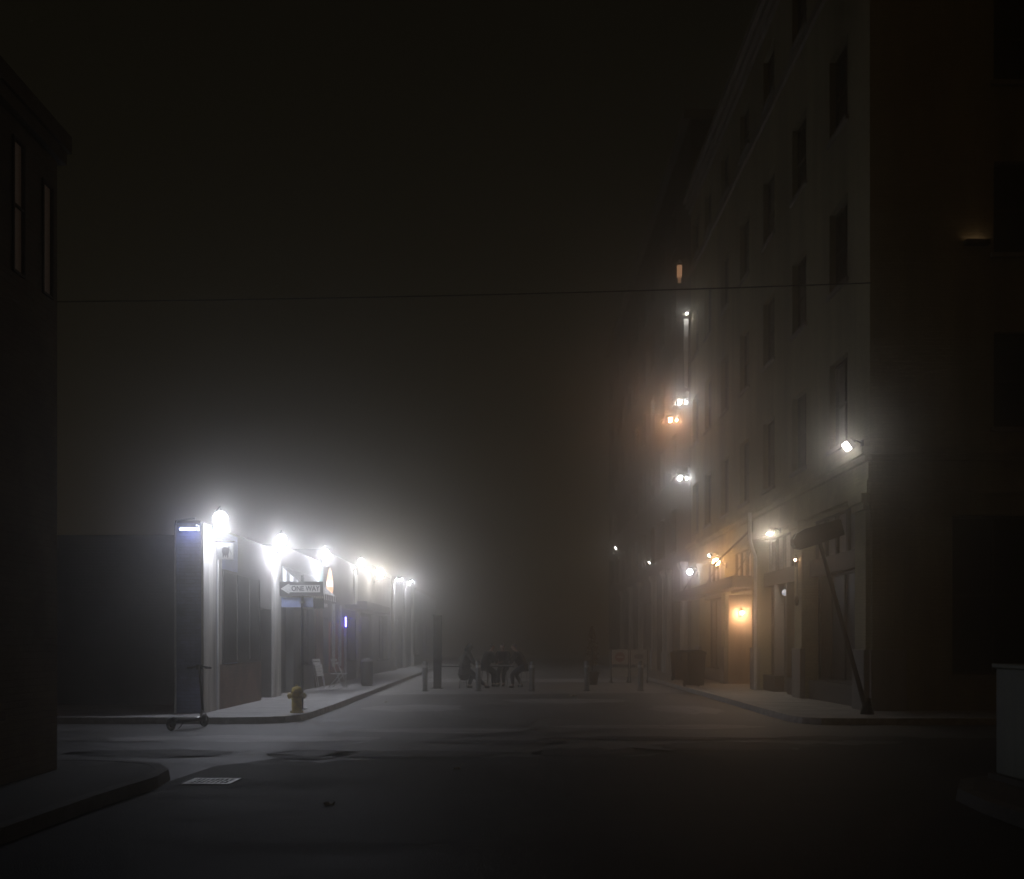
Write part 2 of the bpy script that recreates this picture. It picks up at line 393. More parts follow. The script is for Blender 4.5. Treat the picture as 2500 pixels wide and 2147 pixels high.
# striped awning (fabric with triangular side panels), part of the shop
aw = MB(); y0, y1, xo = 28.0, 32.4, -5.72; zt, zl, zb = 3.78, 3.1, 2.92
aw.quad((XL+.01, y0, zt), (xo, y0, zl), (xo, y1, zl), (XL+.01, y1, zt)); aw.quad((XL+.01, y0, zt-.02), (xo, y0, zl-.02), (xo, y1, zl-.02), (XL+.01, y1, zt-.02))
aw.quad((xo, y0, zl), (xo, y1, zl), (xo, y1, zb), (xo, y0, zb))
aw.bm.faces.new([aw.bm.verts.new(p) for p in ((XL+.01, y0, zt), (xo, y0, zl), (xo, y0, zb), (XL+.01, y0, zb))])
ao = aw.build('awning', awning_grey, b, world=True)
st = MB()
for k in range(4):
    x0 = XL+.06+k*.195; x1 = x0+.095
    zz = lambda x: zt-.02+(zl-zt)*(x-XL)/(xo-XL)
    st.quad((x0, y0-.004, zb), (x1, y0-.004, zb), (x1, y0-.004, zz(x1)), (x0, y0-.004, zz(x0)))
for k in range(14):
    ya = y0+.1+k*.31
    st.quad((xo+.004, ya, zb), (xo+.004, ya+.15, zb), (xo+.004, ya+.15, zl), (xo+.004, ya, zl))
    st.quad((XL+.02, ya, zt+.004), (xo, ya, zl+.004), (xo, ya+.15, zl+.004), (XL+.02, ya+.15, zt+.004))
st.build('stripes', awning_white, ao, world=True)
# 3 red bar
b = thing('red_bar', 'dark shop front with red painted lower wall and two pale pipes on it', 'shop', (XL, 34, 0))
m = MB(); shell(m, -18, XL, 34.003, 46, 0, 4.75, E=[(34.3, 35.2, Z0, 2.5, .3), (38.6, 41.2, .9, 2.6, .3), (42.4, 45.2, Z0, 2.8, .4)]); m.build('wall', grey_brick, b, world=True)
m = MB(); E_.box(m, 35.25, 38.2, .004, .05, .55, 2.35); m.build('red_panel', red_paint, b, world=True)
m = MB(); E_.box(m, 34.1, 38.2, .005, .09, Z0, .55); m.build('brown_plinth', brown_brick, b, world=True)
for a in (35.6, 36.9):
    m = MB(); m.tube([E_.p(a, .12, .75), E_.p(a, .12, 3.0)], .06, 8); m.build('pipe', metal_pale, b, world=True)
m = MB(); m.tube([E_.p(38.25, .1, .13), E_.p(38.25, .1, 2.2)], .045, 8); m.build('downpipe', metal_pale, b, world=True)
window(b, E_, 38.6, 41.2, .9, 2.6, .3, wood_dark, glass, 3, 1)
pier(b, E_, 41.5, 42.1, Z0, 2.9, .1, plaster); pier(b, E_, 40.6, 41.3, 3.15, 4.58, .1, plaster, name='pilaster_stub')
doorpart(b, E_, 42.4, 43.75, Z0, 2.8, .4, wood_dark); doorpart(b, E_, 43.85, 45.2, Z0, 2.8, .4, wood_dark)
m = MB(); E_.box(m, 38.6, 46, .01, .9, 2.92, 3.1); E_.box(m, 38.6, 46, .5, .88, 3.1, 3.22); m.build('canopy', wood_dark, b, world=True)
m = MB(); m.box(-18, XL-.01, 34.02, 45.98, 4.75, 4.81); m.build('coping', wood_dark, b, world=True)
# 4 far pale building
b = thing('pale_building', 'pale rendered building with two tall lamp-lit pilasters at the far end of the left row', 'building', (XL, 46, 0))
m = MB(); shell(m, -18, XL, 46.003, 85, 0, 5.2, E=[(56.5, 58.2, Z0, 3.0, .3), (48, 52, .8, 3.0, .3), (66, 69, .8, 3, .3), (72, 75, .8, 3, .3)]); m.build('wall', render_pale, b, world=True)
for a in (53.5, 59.2, 64): pier(b, E_, a, a+.8, Z0, 5.18, .14, plaster, plinth=.7, cap=.3)
window(b, E_, 48, 52, .8, 3.0, .3, wood_dark, glass, 3, 1); window(b, E_, 66, 69, .8, 3.0, .3, wood_dark, glass, 3, 1); window(b, E_, 72, 75, .8, 3.0, .3, wood_dark, glass, 3, 1)
doorpart(b, E_, 56.5, 58.2, Z0, 3.0, .3, wood_dark)
m = MB(); E_.box(m, 46.02, 85, .0, .05, 5.0, 5.21); m.build('cornice', render_pale, b, world=True)

# ------------------------------------------------------------------ right warehouse
XR = 7.8; YF = 21.7
W_ = Side('x', XR, -1); F_ = Side('y', YF, -1)
wh = thing('warehouse', 'tall pale painted-brick warehouse with rows of dark windows and a shop front at its foot', 'building', (XR, YF, 0))
bays = [(22.4, 26.5), (27.2, 31.3), (32.0, 36.0), (36.7, 40.9)]
wcent = [23.8, 27.05, 30.25, 33.4, 36.5, 39.6, 42.3]
rows = [(6.3, 8.38), (10.1, 12.1), (13.85, 15.85), (18.1, 19.6)]
holes = []
for a0, a1 in bays:
    if a0 == 32.0: holes += [(a0, a1, Z0, 3.34, 1.8), (a0, a1, 3.37, 4.83, .45)]
    else: holes.append((a0, a1, Z0, 4.83, .45))
for c in wcent:
    for z0, z1 in rows: holes.append((c-.66, c+.66, z0, z1, .24))
fc = [11.2, 14.4, 17.6, 20.8]
fh = [(c-.7, c+.7, z0, z1, .24) for c in fc for z0, z1 in rows] + [(9.6, 12.6, .9, 4.4, .3), (13.6, 16.6, .9, 4.4, .3)]
m = MB(); shell(m, XR, 32, YF, 43.4, 0, 21, W=holes, S=fh); m.build('wall', white_brick, wh, world=True)
blind_m = mat('roller_blind', (.11, .1, .08), .9)
brnd = random.Random(21)
for c in wcent:
    for z0, z1 in rows:
        o = window(wh, W_, c-.66, c+.66, z0, z1, .24, wood_dark, glass, 2, 2, sillm=render_grey)
        if brnd.random() < .4:
            q = MB(); W_.box(q, c-.6, c+.6, -.214, -.2085, z0+(z1-z0)*(.35+.45*brnd.random()), z1-.06); q.build('blind', blind_m, o, world=True)
for c in fc:
    for z0, z1 in rows: window(wh, F_, c-.7, c+.7, z0, z1, .24, wood_dark, glass, 2, 2, sillm=render_grey)
window(wh, F_, 9.6, 12.6, .9, 4.4, .3, wood_dark, glass, 3, 2, sillm=render_grey)
window(wh, F_, 13.6, 16.6, .9, 4.4, .3, wood_dark, glass, 3, 2, sillm=render_grey)
# cornices
m = MB()
for n, z0, z1 in ((.1, 20.3, 20.55), (.22, 20.55, 20.8), (.34, 20.8, 21.05)):
    m.box(XR-n, 32, YF-n, 43.5, z0, z1)
m.build('roof_cornice', render_grey, wh, world=True)
m = MB(); m.box(XR-.09, 32, YF-.09, 43.45, 17.55, 17.8); m.build('string_course', render_grey, wh, world=True)
m = MB()
for n, z0, z1 in ((.1, 4.86, 5.15), (.05, 5.15, 5.55), (.16, 5.55, 5.68), (.26, 5.68, 5.84)):
    W_.box(m, YF-n, 43.42, .004, n, z0, z1); F_.box(m, XR+.004, 32, .004, n, z0+.0015, z1-.0015)
m.build('shopfront_cornice', white_brick, wh, world=True)
for a0, a1 in ((21.705, 22.38), (26.52, 27.18), (31.32, 31.98), (36.02, 36.68), (40.92, 41.6)):
    pier(wh, W_, a0, a1, Z0, 4.855, .09, white_brick, plinth=1.33, cap=.35, pm=render_grey)
pier(wh, F_, XR+.02, XR+.7, Z0, 4.855, .09, white_brick, plinth=1.33, cap=.35, pm=render_grey)
# shop front bays: transom windows, beam, glazing / doors / bulkheads
def bay(a0, a1, kind):
    tz0, tz1 = 3.78, 4.78
    f = MB(); n = 5; w = (a1-a0)/n
    for k in range(n+1):
        a = a0+w*k; S0, S1 = max(a0+.002, a-.055), min(a1-.002, a+.055); W_.box(f, S0, S1, -.36, -.28, tz0, tz1)
    W_.box(f, a0+.002, a1-.002, -.362, -.278, tz1, 4.826)
    o = f.build('transom', wood_dark, wh, world=True)
    q = MB(); W_.box(q, a0+.01, a1-.01, -.40, -.37, tz0, tz1); q.build('pane', frost, o, world=True)
    q = MB(); W_.box(q, a0+.002, a1-.002, -.42, -.12, 3.375 if kind == 'entry' else 3.35, tz0-.002); q.build('beam', wood_dark, wh, world=True)
    if kind == 'shop':
        window(wh, W_, a0+.01, a0+1.35, .62, 3.348, .44, wood_dark, glass, 1, 1, sill=False, name='shop_window')
        doorpart(wh, W_, a0+1.4, a1-1.4, Z0, 3.34, .44, mat('shop_door_paint', (.07, .07, .065), .5))
        window(wh, W_, a1-1.35, a1-.01, .62, 3.348, .44, wood_dark, glass, 1, 1, sill=False, name='shop_window')
        for u0, u1 in ((a0+.005, a0+1.38), (a1-1.38, a1-.005)):
            q = MB(); W_.box(q, u0, u1, -.43, -.1, Z0, .61); q.build('bulkhead', wood_dark, wh, world=True)
        for u in (a0+1.37, a1-1.43):
            q = MB(); W_.box(q, u, u+.07, -.4, -.08, .612, 3.348); q.build('post', render_grey, wh, world=True)
    elif kind == 'entry':
        q = MB(); W_.box(q, a0+.02, a1-.02, -1.79, -1.74, Z0, 3.33); W_.box(q, a1-.06, a1-.01, -1.73, -.02, Z0, 3.33); q.build('entry_panel', ochre_paint, wh, world=True)
        doorpart(wh, Side('x', XR, -1), a0+.7, a0+1.8, Z0, 2.4, 1.735, wood_dark)
    else:
        window(wh, W_, a0+.01, a1-.01, .62, 3.348, .44, wood_dark, glass, 4, 1, sill=False, name='shop_window')
        q = MB(); W_.box(q, a0+.005, a1-.005, -.43, -.1, Z0, .61); q.build('bulkhead', wood_dark, wh, world=True)
bay(*bays[0], 'glass'); bay(*bays[1], 'shop'); bay(*bays[2], 'entry'); bay(*bays[3], 'glass')
m = MB(); W_.box(m, 31.4, 42.5, .24, .8, 3.4, 3.62); W_.box(m, 31.4, 42.5, .8, .86, 3.36, 3.72); W_.box(m, 31.36, 31.4, .24, .86, 3.36, 3.72)
for a in (31.65, 36.35, 41.26): m.tube([W_.p(a, .1, 4.7), W_.p(a, .78, 3.65)], .02, 6); 
m.build('canopy', wood_dark, wh, world=True)
m = MB(); m.tube([W_.p(31.2, .17, .15), W_.p(31.2, .17, 4.3), W_.p(31.25, .3, 4.7), W_.p(31.3, .32, 4.9), W_.p(31.3, .32, 5.7)], .055, 8)
m.build('downpipe', metal_pale, wh, world=True)
# flagpole bracket
m = MB(); m.tube([W_.p(32.2, .05, 5.3), W_.p(32.6, 1.15, 4.2)], [.05, .035], 8); m.ball(W_.p(32.6, 1.15, 4.2), .07, 1); m.box(XR-.14, XR-.05, 32.0, 32.4, 4.95, 5.5)
m.build('flag_bracket', metal_dark, wh, world=True)
# brick vents / alarm box on pier two
m = MB(); m.ball(W_.p(26.85, .12, 2.75), .13, 2, (.5, 1, 1.2)); m.tube([W_.p(26.85, .11, 2.85), W_.p(26.85, .11, 3.7)], .012, 6)
m.build('door_bell_box', metal_dark, wh, world=True)

# further right: plain taller block fading in the fog
fb = thing('far_block', 'tall grey block fading into the fog beyond the pale warehouse', 'building', (XR, 43.5, 0))
rows2 = [(6.0, 8.0), (9.6, 11.6), (13.2, 15.2), (16.8, 18.8), (20.4, 22.4)]
c2 = [48 + 3.6*k for k in range(9)]
h2 = [(c-.7, c+.7, a, bb, .25) for c in c2 for a, bb in rows2] + [(a, a+3, Z0, 3.9, .35) for a in (44.9, 50.3, 55.0, 60, 65, 70)]
m = MB(); shell(m, XR, 30, 43.5, 80, 0, 24.5, W=h2); m.build('wall', grey_brick, fb, world=True)
for c in c2:
    for a, bb in rows2: window(fb, W_, c-.7, c+.7, a, bb, .25, wood_dark, glass, 2, 2, sillm=render_grey)
for a in (44.9, 50.3, 55.0, 60, 65, 70): window(fb, W_, a, a+3, Z0, 3.9, .35, wood_dark, glass, 3, 1, sill=False, name='shop_window')
for a in (44.2, 48.6, 49.6, 53.6, 59.1, 64.1, 69.1): pier(fb, W_, a, a+.7, Z0, 5.2, .22, plaster, plinth=1.0, cap=.3)
m = MB(); m.box(XR-.3, 30, 43.45, 80, 24.5, 24.9); m.build('roof_cornice', render_grey, fb, world=True)

# ------------------------------------------------------------------ near left building
nb = thing('near_building', 'dark building on the near left corner with two dim window slits high up', 'building', (-5.3, 11.4, 0))
NL = Side('x', -5.3, 1)
hs = [(10.55, 10.82, 5.55, 7.0, .05), (11.22, 11.49, 5.55, 6.85, .05), (9.1, 10.2, .9, 3.2, .2), (6.0, 7.6, .9, 3.2, .2)]
m = MB(); shell(m, -16, -5.3, -14, 11.6, 0, 7.35, E=hs); m.build('wall', dark_brick, nb, world=True)
m = MB(); m.box(-16, -5.18, -14, 11.72, 7.35, 7.55); m.box(-16, -5.22, -14, 11.68, 7.2, 7.35); m.build('cornice', dark_brick, nb, world=True)
dim_w = glow('dim_warm_window', (1.0, .6, .42), .006)
window(nb, NL, 10.55, 10.82, 5.55, 7.0, .05, wood_dark, dim_w, 1, 2, sill=False, fw=.03)
window(nb, NL, 11.22, 11.49, 5.55, 6.85, .05, wood_dark, dim_w, 1, 1, sill=False, fw=.03)
window(nb, NL, 9.1, 10.2, .9, 3.2, .2, wood_dark, glass, 2, 2); window(nb, NL, 6.0, 7.6, .9, 3.2, .2, wood_dark, glass, 2, 2)

# ------------------------------------------------------------------ lamps
COOL = (.84, .87, 1.0); WHITE = (1.0, .95, .9); WARM = (1.0, .52, .22); PURE = (.95, .96, 1.0)
def globe_lamp(name, label, wall, loc, r, col, I, group=None, cat='lamp', down=0):
    """wall: point on the wall, loc: globe centre; I radiant intensity"""
    t = thing(name, label, cat, wall, 0, group)
    w, l = Vector(wall), Vector(loc) - Vector(wall)
    d = Vector((1 if l.x > 0 else -1, 0, 0)) if abs(l.x) >= abs(l.y) else Vector((0, 1 if l.y > 0 else -1, 0))
    m = MB()
    top = l + Vector((0, 0, r+.1))
    m.tube([(0, 0, 0), d*.1 + Vector((0, 0, .02)), Vector((l.x*.55, l.y*.55, top.z*.6+.1)), top, l + Vector((0, 0, r*.8))], .018, 8)
    m.lathe([(.04, r*.9), (.055, r*.8), (.06, r*.72)], 12, l)
    if abs(d.x): m.box(-.02, .03, -.07, .07, -.1, .1, bev=.01)
    else: m.box(-.07, .07, -.02, .03, -.1, .1, bev=.01)
    m.build('bracket', metal_dark, t)
    gm = glow('glow_'+name+label[:24].replace(' ', '_'), col, I/(math.pi*r*r))
    q = MB(); q.ball(l, r, 2); q.build('globe', gm, t, smooth=True)
    if down:  # added lit disc and collar under the globe, to brighten the ground
        m = MB(); m.lathe([(.13, -r-.035), (.14, -r-.03), (.14, -r-.005), (.05, -r+.03)], 16, l); m.build('fill_collar', metal_dark, t)
        q = MB(); q.lathe([(.12, -r-.045), (.12, -r-.037)], 16, l); q.build('lens', glow('glow_ground_fill'+label[:24].replace(' ', '_'), col, down/(math.pi*.0144)), t)
    return t
def wall_pack(name, label, loc, sx, size, col, I, group=None, tilt=35, axis='x', cat='lamp'):
    """flood lamp on a wall: housing with a tilted lit lens; sx = +1 faces +x"""
    t = thing(name, label, cat, loc, 0, group)
    a, h = size
    M = Matrix.Rotation(R(tilt)*sx, 4, 'Y') if axis == 'x' else Matrix.Rotation(R(tilt), 4, 'X')
    m = MB(); q = MB()
    if axis == 'x':
        M = Matrix.Translation((sx*.3, 0, 0)) @ M
        m.box(-.06*1, .06, -a/2-.02, a/2+.02, -h/2-.02, h/2+.02, M, bev=.012)
        m.tube([(0, 0, .03), (sx*.15, 0, .1), (sx*.27, 0, .02)], .018, 8); m.box(min(0, sx*.03), max(0, sx*.03), -.06, .06, -.05, .1)
        q.box(min(sx*.062, sx*.075), max(sx*.062, sx*.075), -a/2, a/2, -h/2, h/2, M)
    m.build('housing', metal_dark, t)
    gm = glow('glow_'+name+label[:24].replace(' ', '_'), col, I/(a*h))
    q.build('lens', gm, t)
    return t
GL = 'globe lamps along the left row'
KL = 1.15
globe_lamp('globe_lamp', 'big dazzling white globe lamp above the square animal sign on the corner pier', (-6.45, 21.3, 4.0), (-6.15, 21.0, 4.22), .16, COOL, 2.4*KL, GL, down=24)
globe_lamp('globe_lamp', 'white globe lamp above the striped awning, second from the corner', (-6.44, 27.3, 4.15), (-6.2, 26.75, 4.36), .155, COOL, 4*KL, GL, down=38)
globe_lamp('globe_lamp', 'white globe lamp lighting the mint green panel above the orange board sign', (-6.42, 33.4, 4.3), (-6.15, 32.8, 4.58), .12, COOL, 4.5*KL, GL, down=34)
globe_lamp('globe_lamp', 'white globe lamp over the dark canopy, lighting a ragged stub of pilaster', (-6.4, 40.9, 4.5), (-6.15, 40.6, 4.92), .13, PURE, 4.2*KL, GL, down=14)
globe_lamp('globe_lamp', 'large white globe lamp just past the dark canopy', (-6.48, 46.4, 4.5), (-6.0, 45.2, 4.8), .2, WHITE, 8.5*KL, GL, down=18)
for y, lab in ((53.9, 'nearer of two small white lamps on the far pilasters of the left row'), (59.6, 'farther of two small white lamps on the far pilasters of the left row')):
    wall_pack('pilaster_lamp', lab, (-6.36, y, 5.1 if y < 55 else 5.35), 1, (.2, .2), COOL, 28*KL, 'small lamps on the far pilasters', tilt=70)
# hooded tube lamp on the blue-lit face
t = thing('tube_lamp', 'white tube lamp under a thin hood on the bluish corner wall', 'lamp', (-6.71, 20.8, 3.93))
m = MB(); m.box(-.2, .2, -.3, 0, .1, .115); m.box(-.2, .2, -.3, -.285, .06, .1); m.box(-.19, .19, -.09, 0, .02, .1)
m.build('hood', metal_grey, t)
q = MB(); q.tube([(-.17, -.17, .03), (.17, -.17, .03)], .022, 10); q.build('tube', glow('glow_tube', (.4, .48, 1.0), 23), t)
m = MB(); m.box(-.19, -.175, -.2, 0, .0, .06); m.box(.175, .19, -.2, 0, .0, .06); m.build('end_cap', metal_grey, t)
# right side
wall_pack('flood_lamp', 'white flood lamp on the warehouse corner just above the shop front cornice', (7.75, 22.0, 5.98), -1, (.3, .18), WHITE, 3.6)
wall_pack('flood_lamp', 'small white flood lamp over the second shop bay beside the flag bracket', (7.72, 28.6, 4.8), -1, (.26, .1), (1, .88, .74), 13, tilt=72)
globe_lamp('lantern_globe', 'orange globe lamp above the dark canopy of the warehouse', (7.72, 35.9, 4.4), (7.3, 35.6, 4.5), .13, WARM, 6)
wall_pack('flood_lamp', 'tiny white flood lamp just behind the orange globe lamp', (7.72, 37.2, 4.9), -1, (.16, .1), WHITE, .8)
globe_lamp('lantern_globe', 'bluish white globe lamp at the far end of the dark canopy', (7.72, 41.2, 4.45), (7.25, 40.6, 4.5), .12, (.88, .86, 1.0), 3.5)
globe_lamp('entry_lamp', 'small orange wall lamp glowing on the ochre entry wall under the canopy', (8.24, 35.92, 2.62), (8.24, 35.72, 2.68), .06, (1.0, .6, .34), 5)
wall_pack('flood_lamp', 'faint white flood lamp beside a tall pale pilaster of the far grey block', (7.55, 52.2, 5.85), -1, (.2, .12), WHITE, 1.4)
wall_pack('flood_lamp', 'faintest white lamp, farthest down the right side in the fog', (7.75, 71, 8.4), -1, (.24, .18), WHITE, 2.0)
globe_lamp('pier_lamp', 'small caged warm lamp on the second brick pier under the tilted box head', (7.7, 26.85, 3.75), (7.6, 26.72, 3.83), .035, (1, .6, .4), .12)
globe_lamp('shop_globe', 'pale half-hidden globe light in the shop doorway of the warehouse', (8.2, 28.78, 3.15), (7.9, 28.78, 3.06), .1, (.8, .85, 1.0), .018)
# high twin lamps
def twin(name, label, loc, col, I, cat='lamp', arm=1.0, group=None):
    t = thing(name, label, cat, loc, 0, group)
    m = MB(); m.box(-.25, 0.35, -.02, .02, .42, .44); m.tube([(.35, 0, 0), (.35, 0, .43)], .02, 6); m.tube([(-arm, 0, .28), (.35, 0, .28)], .015, 6)
    m.box(.3, .5, -.08, .08, .2, .5); m.box(-.14, .14, -.12, .06, .1, .16); m.box(.2, .4, -.12, .06, .1, .16); m.tube([(0, 0, .15), (0, 0, .3)], .015, 6)
    m.build('bracket', metal_grey, t)
    gm = glow('glow_'+name+label[:20].replace(' ', '_'), col, I)
    q = MB(); q.box(-.06, .06, -.11, .02, -.075, .075, bev=.015); q.build('lamp_head', gm, t)
    q = MB(); q.ball((.29, -.02, 0), .05, 1); q.build('lamp_head', gm, t)
    return t
twin('twin_lamp', 'upper white twin lamp below the tall blade sign', (7.38, 43.9, 12.2), PURE, 150, group='white twin lamps')
twin('twin_lamp', 'lower white twin lamp, alone below the orange one', (7.4, 43.9, 8.85), PURE, 150, group='white twin lamps')
twin('amber_lamp', 'glowing orange twin lamp hung between the two white twin lamps', (7.36, 46.3, 11.95), (1.0, .5, .26), 270)
# blade sign and its lamp
t = thing('blade_sign', 'narrow pale vertical sign standing out from the wall high above the twin lamps', 'sign', (7.55, 43.2, 13.1))
for z0, z1, w in ((1.15, 2.55, .2), (.35, 1.12, .16), (-.4, .32, .13)):
    m = MB(); m.box(-w/2, w/2, -.05, .05, z0, z1, bev=.01); m.build('panel', sign_white, t)
m = MB(); m.tube([(.0, .02, -.4), (.25, .5, -.4)], .02, 6); m.tube([(0, .02, 2.5), (.25, .5, 2.5)], .02, 6); m.build('bracket', metal_dark, t)
wall_pack('sign_lamp', 'tiny white lamp at the top of the tall blade sign', (7.85, 42.85, 15.85), -1, (.07, .05), WHITE, 1.3, tilt=78)
# high amber lantern
t = thing('amber_lantern', 'dim orange lantern glowing highest on the right above the cable', 'lamp', (7.5, 44.6, 18.0))
m = MB(); m.box(-.13, .13, -.13, .13, .5, .56); m.lathe([(.16, .56), (.05, .72), (.02, .8)], 8); m.tube([(.0, 0, .74), (.3, 0, .74)], .02, 6); m.box(-.1, .1, -.1, .1, -.35, -.3); m.tube([(.1, .1, -.32), (.12, .12, .52)], .012, 6); m.build('cage', metal_dark, t)
q = MB(); q.box(-.1, .1, -.1, .1, 0, .5); q.build('pane', glow('glow_lantern', (1, .5, .25), .5), t)
q = MB(); q.box(-.06, .06, -.06, .06, -.3, 0); q.build('pane', glow('glow_lantern_low', (1, .5, .25), .25), t)
# neon tube at the red bar
t = thing('neon_sign', 'short blue neon tube beside the red painted wall', 'neon sign', (-6.33, 37.9, 2.2))
m = MB(); m.box(-.16, -.13, -.1, .1, 0, .4); m.tube([(-.13, 0, .1), (0, 0, .1)], .01, 6); m.tube([(-.13, 0, .3), (0, 0, .3)], .01, 6); m.build('backplate', metal_dark, t)
q = MB(); q.tube([(0, -.04, .02), (0, -.04, .38), (0, .04, .38), (0, .04, .02)], .016, 8); q.build('tube', glow('glow_neon', (.12, .1, 1.0), 40), t)
# dim sconce on the dark front of the warehouse
t = thing('front_sconce', 'dim brown sconce high on the dark front of the warehouse', 'lamp', (10.1, 21.7, 10.3))
m = MB(); m.box(-.24, .24, -.15, -.13, -.05, .05); m.box(-.24, .24, -.13, 0, -.05, -.035); m.box(-.26, -.24, -.15, 0, -.05, .05); m.box(.24, .26, -.15, 0, -.05, .05); m.build('shade', matte_black, t)
q = MB(); q.tube([(-.22, -.095, 0), (.22, -.095, 0)], .015, 8); q.build('tube', glow('glow_sconce', (1, .62, .38), 3.5), t)

# ------------------------------------------------------------------ street furniture
def text_mesh(s, size, ext, M, mb_name, m, parent, sx=1.0):
    cu = bpy.data.curves.new('letters', 'FONT'); cu.body = s; cu.size = size; cu.extrude = ext; cu.align_x = 'CENTER'; cu.align_y = 'CENTER'
    cu.offset = size*.018
    o = bpy.data.objects.new('letters', cu); C.objects.link(o)
    bpy.context.view_layer.update()
    me = bpy.data.meshes.new_from_object(o.evaluated_get(bpy.context.evaluated_depsgraph_get()))
    bpy.data.objects.remove(o); bpy.data.curves.remove(cu)
    me.transform(M @ Matrix.Diagonal((sx, 1, 1, 1)))
    me.name = mb_name; me.materials.clear(); me.materials.append(m)
    r = bpy.data.objects.new(mb_name, me); C.objects.link(r); r.parent = parent
    return r
UP = Matrix.Rotation(R(90), 4, 'X')   # text facing -y
t = thing('sign_post', 'one way arrow sign over a pale blue panel on a thin post behind the hydrant', 'street sign', (-4.68, 22.2, .127))
m = MB(); m.tube([(0, 0, 0), (0, 0, 2.98)], .03, 10); m.box(-.1, .1, -.1, .1, 0, .015); m.build('post', metal_dark, t)
m = MB(); m.box(-.49, .48, -.045, -.035, 2.52, 2.84, bev=.004); o = m.build('one_way_plate', sign_black, t)
a = MB(); a.prism([(-.47, 2.68), (-.28, 2.80), (-.28, 2.785), (-.26, 2.762), (.41, 2.762), (.41, 2.598), (-.26, 2.598), (-.28, 2.575), (-.28, 2.56)], -.0505, -.047, plane='xz'); a.build('arrow', sign_white, o)
text_mesh('ONE WAY', .155, .001, Matrix.Translation((.085, -.053, 2.68)) @ UP, 'letters', sign_black, o, .86)
m = MB(); m.box(-.47, .24, .034, .044, 2.27, 2.49, bev=.004); m.build('blue_plate', sign_blue, t)
m = MB(); m.box(.245, .48, .034, .044, 2.24, 2.47, bev=.004); m.build('dark_plate', sign_black, t)
m = MB(); m.box(-.05, .05, -.034, .034, 2.6, 2.64); m.box(-.05, .05, -.034, .034, 2.36, 2.4); m.build('clamp', metal_grey, t)

# animal sign
t = thing('animal_sign', 'square white hanging sign with a grey horned animal on it, below the first globe lamp', 'sign', (-6.45, 21.0, 3.36))
m = MB(); m.box(.23, .57, -.02, .02, 0, .34, bev=.006); o = m.build('panel', sign_white, t)
m = MB(); m.tube([(0, 0, .38), (.6, 0, .38)], .012, 8); m.tube([(.28, 0, .33), (.28, 0, .385)], .006, 6); m.tube([(.53, 0, .33), (.53, 0, .385)], .006, 6); m.build('bracket', metal_dark, t)
m = MB()
m.prism([(.335, .19), (.345, .235), (.375, .258), (.41, .262), (.445, .25), (.475, .248), (.492, .225), (.49, .17), (.482, .125), (.47, .115), (.47, .04), (.452, .04), (.446, .085), (.425, .085), (.42, .045), (.4, .045), (.395, .09), (.378, .085), (.375, .045), (.355, .045), (.352, .12), (.34, .145)], -.0235, -.0215, plane='xz')
for pts in ([(.478, -.0225, .24), (.505, -.0225, .205), (.525, -.0225, .15), (.535, -.0225, .1)], [(.465, -.0225, .24), (.475, -.0225, .262), (.492, -.0225, .268)], [(.483, -.0225, .24), (.5, -.0225, .255), (.503, -.0225, .265)]):
    m.tube(pts, .005, 5)
m.build('animal_mark', ink_grey, o)

# surfboard sign
t = thing('board_sign', 'orange surfboard-shaped hanging sign with a white band, beside the mint panel', 'sign', (-6.42, 33.6, 3.1))
w = []
for k in range(25):
    u = k/24; w.append((.115*math.sin(math.pi*min(1, (u*1.0)**.8))**.75, u))
poly = [(.28+a, 1.02*u) for a, u in w] + [(.28-a, 1.02*u) for a, u in w[-2:0:-1]]
m = MB(); m.prism(poly, -.03, .03, plane='xz'); o = m.build('board', orange_paint, t)
m = MB(); m.box(.173, .387, -.034, .034, .40, .58); m.build('band', sign_white, o)
for z in (.455, .49, .525):
    m = MB()
    for k in range(6): m.box(.195+k*.03, .213+k*.03, -.0365, -.0343, z-.012, z+.012)
m.build('lettering', ink_grey, o)
m = MB(); m.tube([(-.02, 0, 1.1), (.32, 0, 1.1)], .014, 8); m.tube([(.28, 0, 1.1), (.28, 0, 1.0)], .008, 6); m.build('bracket', metal_dark, t)

# hydrant
t = thing('fire_hydrant', 'worn yellow fire hydrant on the pavement corner in front of the sign post', 'fire hydrant', (-4.55, 21.05, .127))
t.scale = (.9, .9, .9)
m = MB(); m.lathe([(.16, 0), (.16, .035), (.125, .04), (.12, .06), (.122, .2), (.115, .3), (.128, .305), (.128, .335), (.118, .34), (.118, .46), (.14, .465), (.14, .5)], 20); m.build('barrel', yellow_paint, t, smooth=True)
m = MB(); m.lathe([(.13, .502), (.122, .55), (.09, .6), (.045, .62), (.03, .622), (.03, .66)], 20); m.build('bonnet', yellow_paint, t, smooth=True)
for x in (-1, 1):
    m = MB(); m.lathe([(.06, x*.09), (.06, x*.16), (.07, x*.163), (.07, x*.2), (.025, x*.203), (.025, x*.225)], 12, (0, 0, .4), 'x'); m.build('side_cap', yellow_paint, t, smooth=True)
m = MB(); m.lathe([(.075, -.09), (.075, -.165), (.088, -.168), (.088, -.205), (.03, -.208), (.03, -.235)], 14, (.02, 0, .42), 'y'); m.build('front_cap', yellow_paint, t, smooth=True)
m = MB()
for k in range(8):
    a = k*math.pi/4; m.lathe([(.014, .033), (.014, .055)], 6, (.143*math.cos(a), .143*math.sin(a), 0)); m.lathe([(.012, .5), (.012, .52)], 6, (.128*math.cos(a), .128*math.sin(a), 0))
m.build('bolts', metal_grey, t)

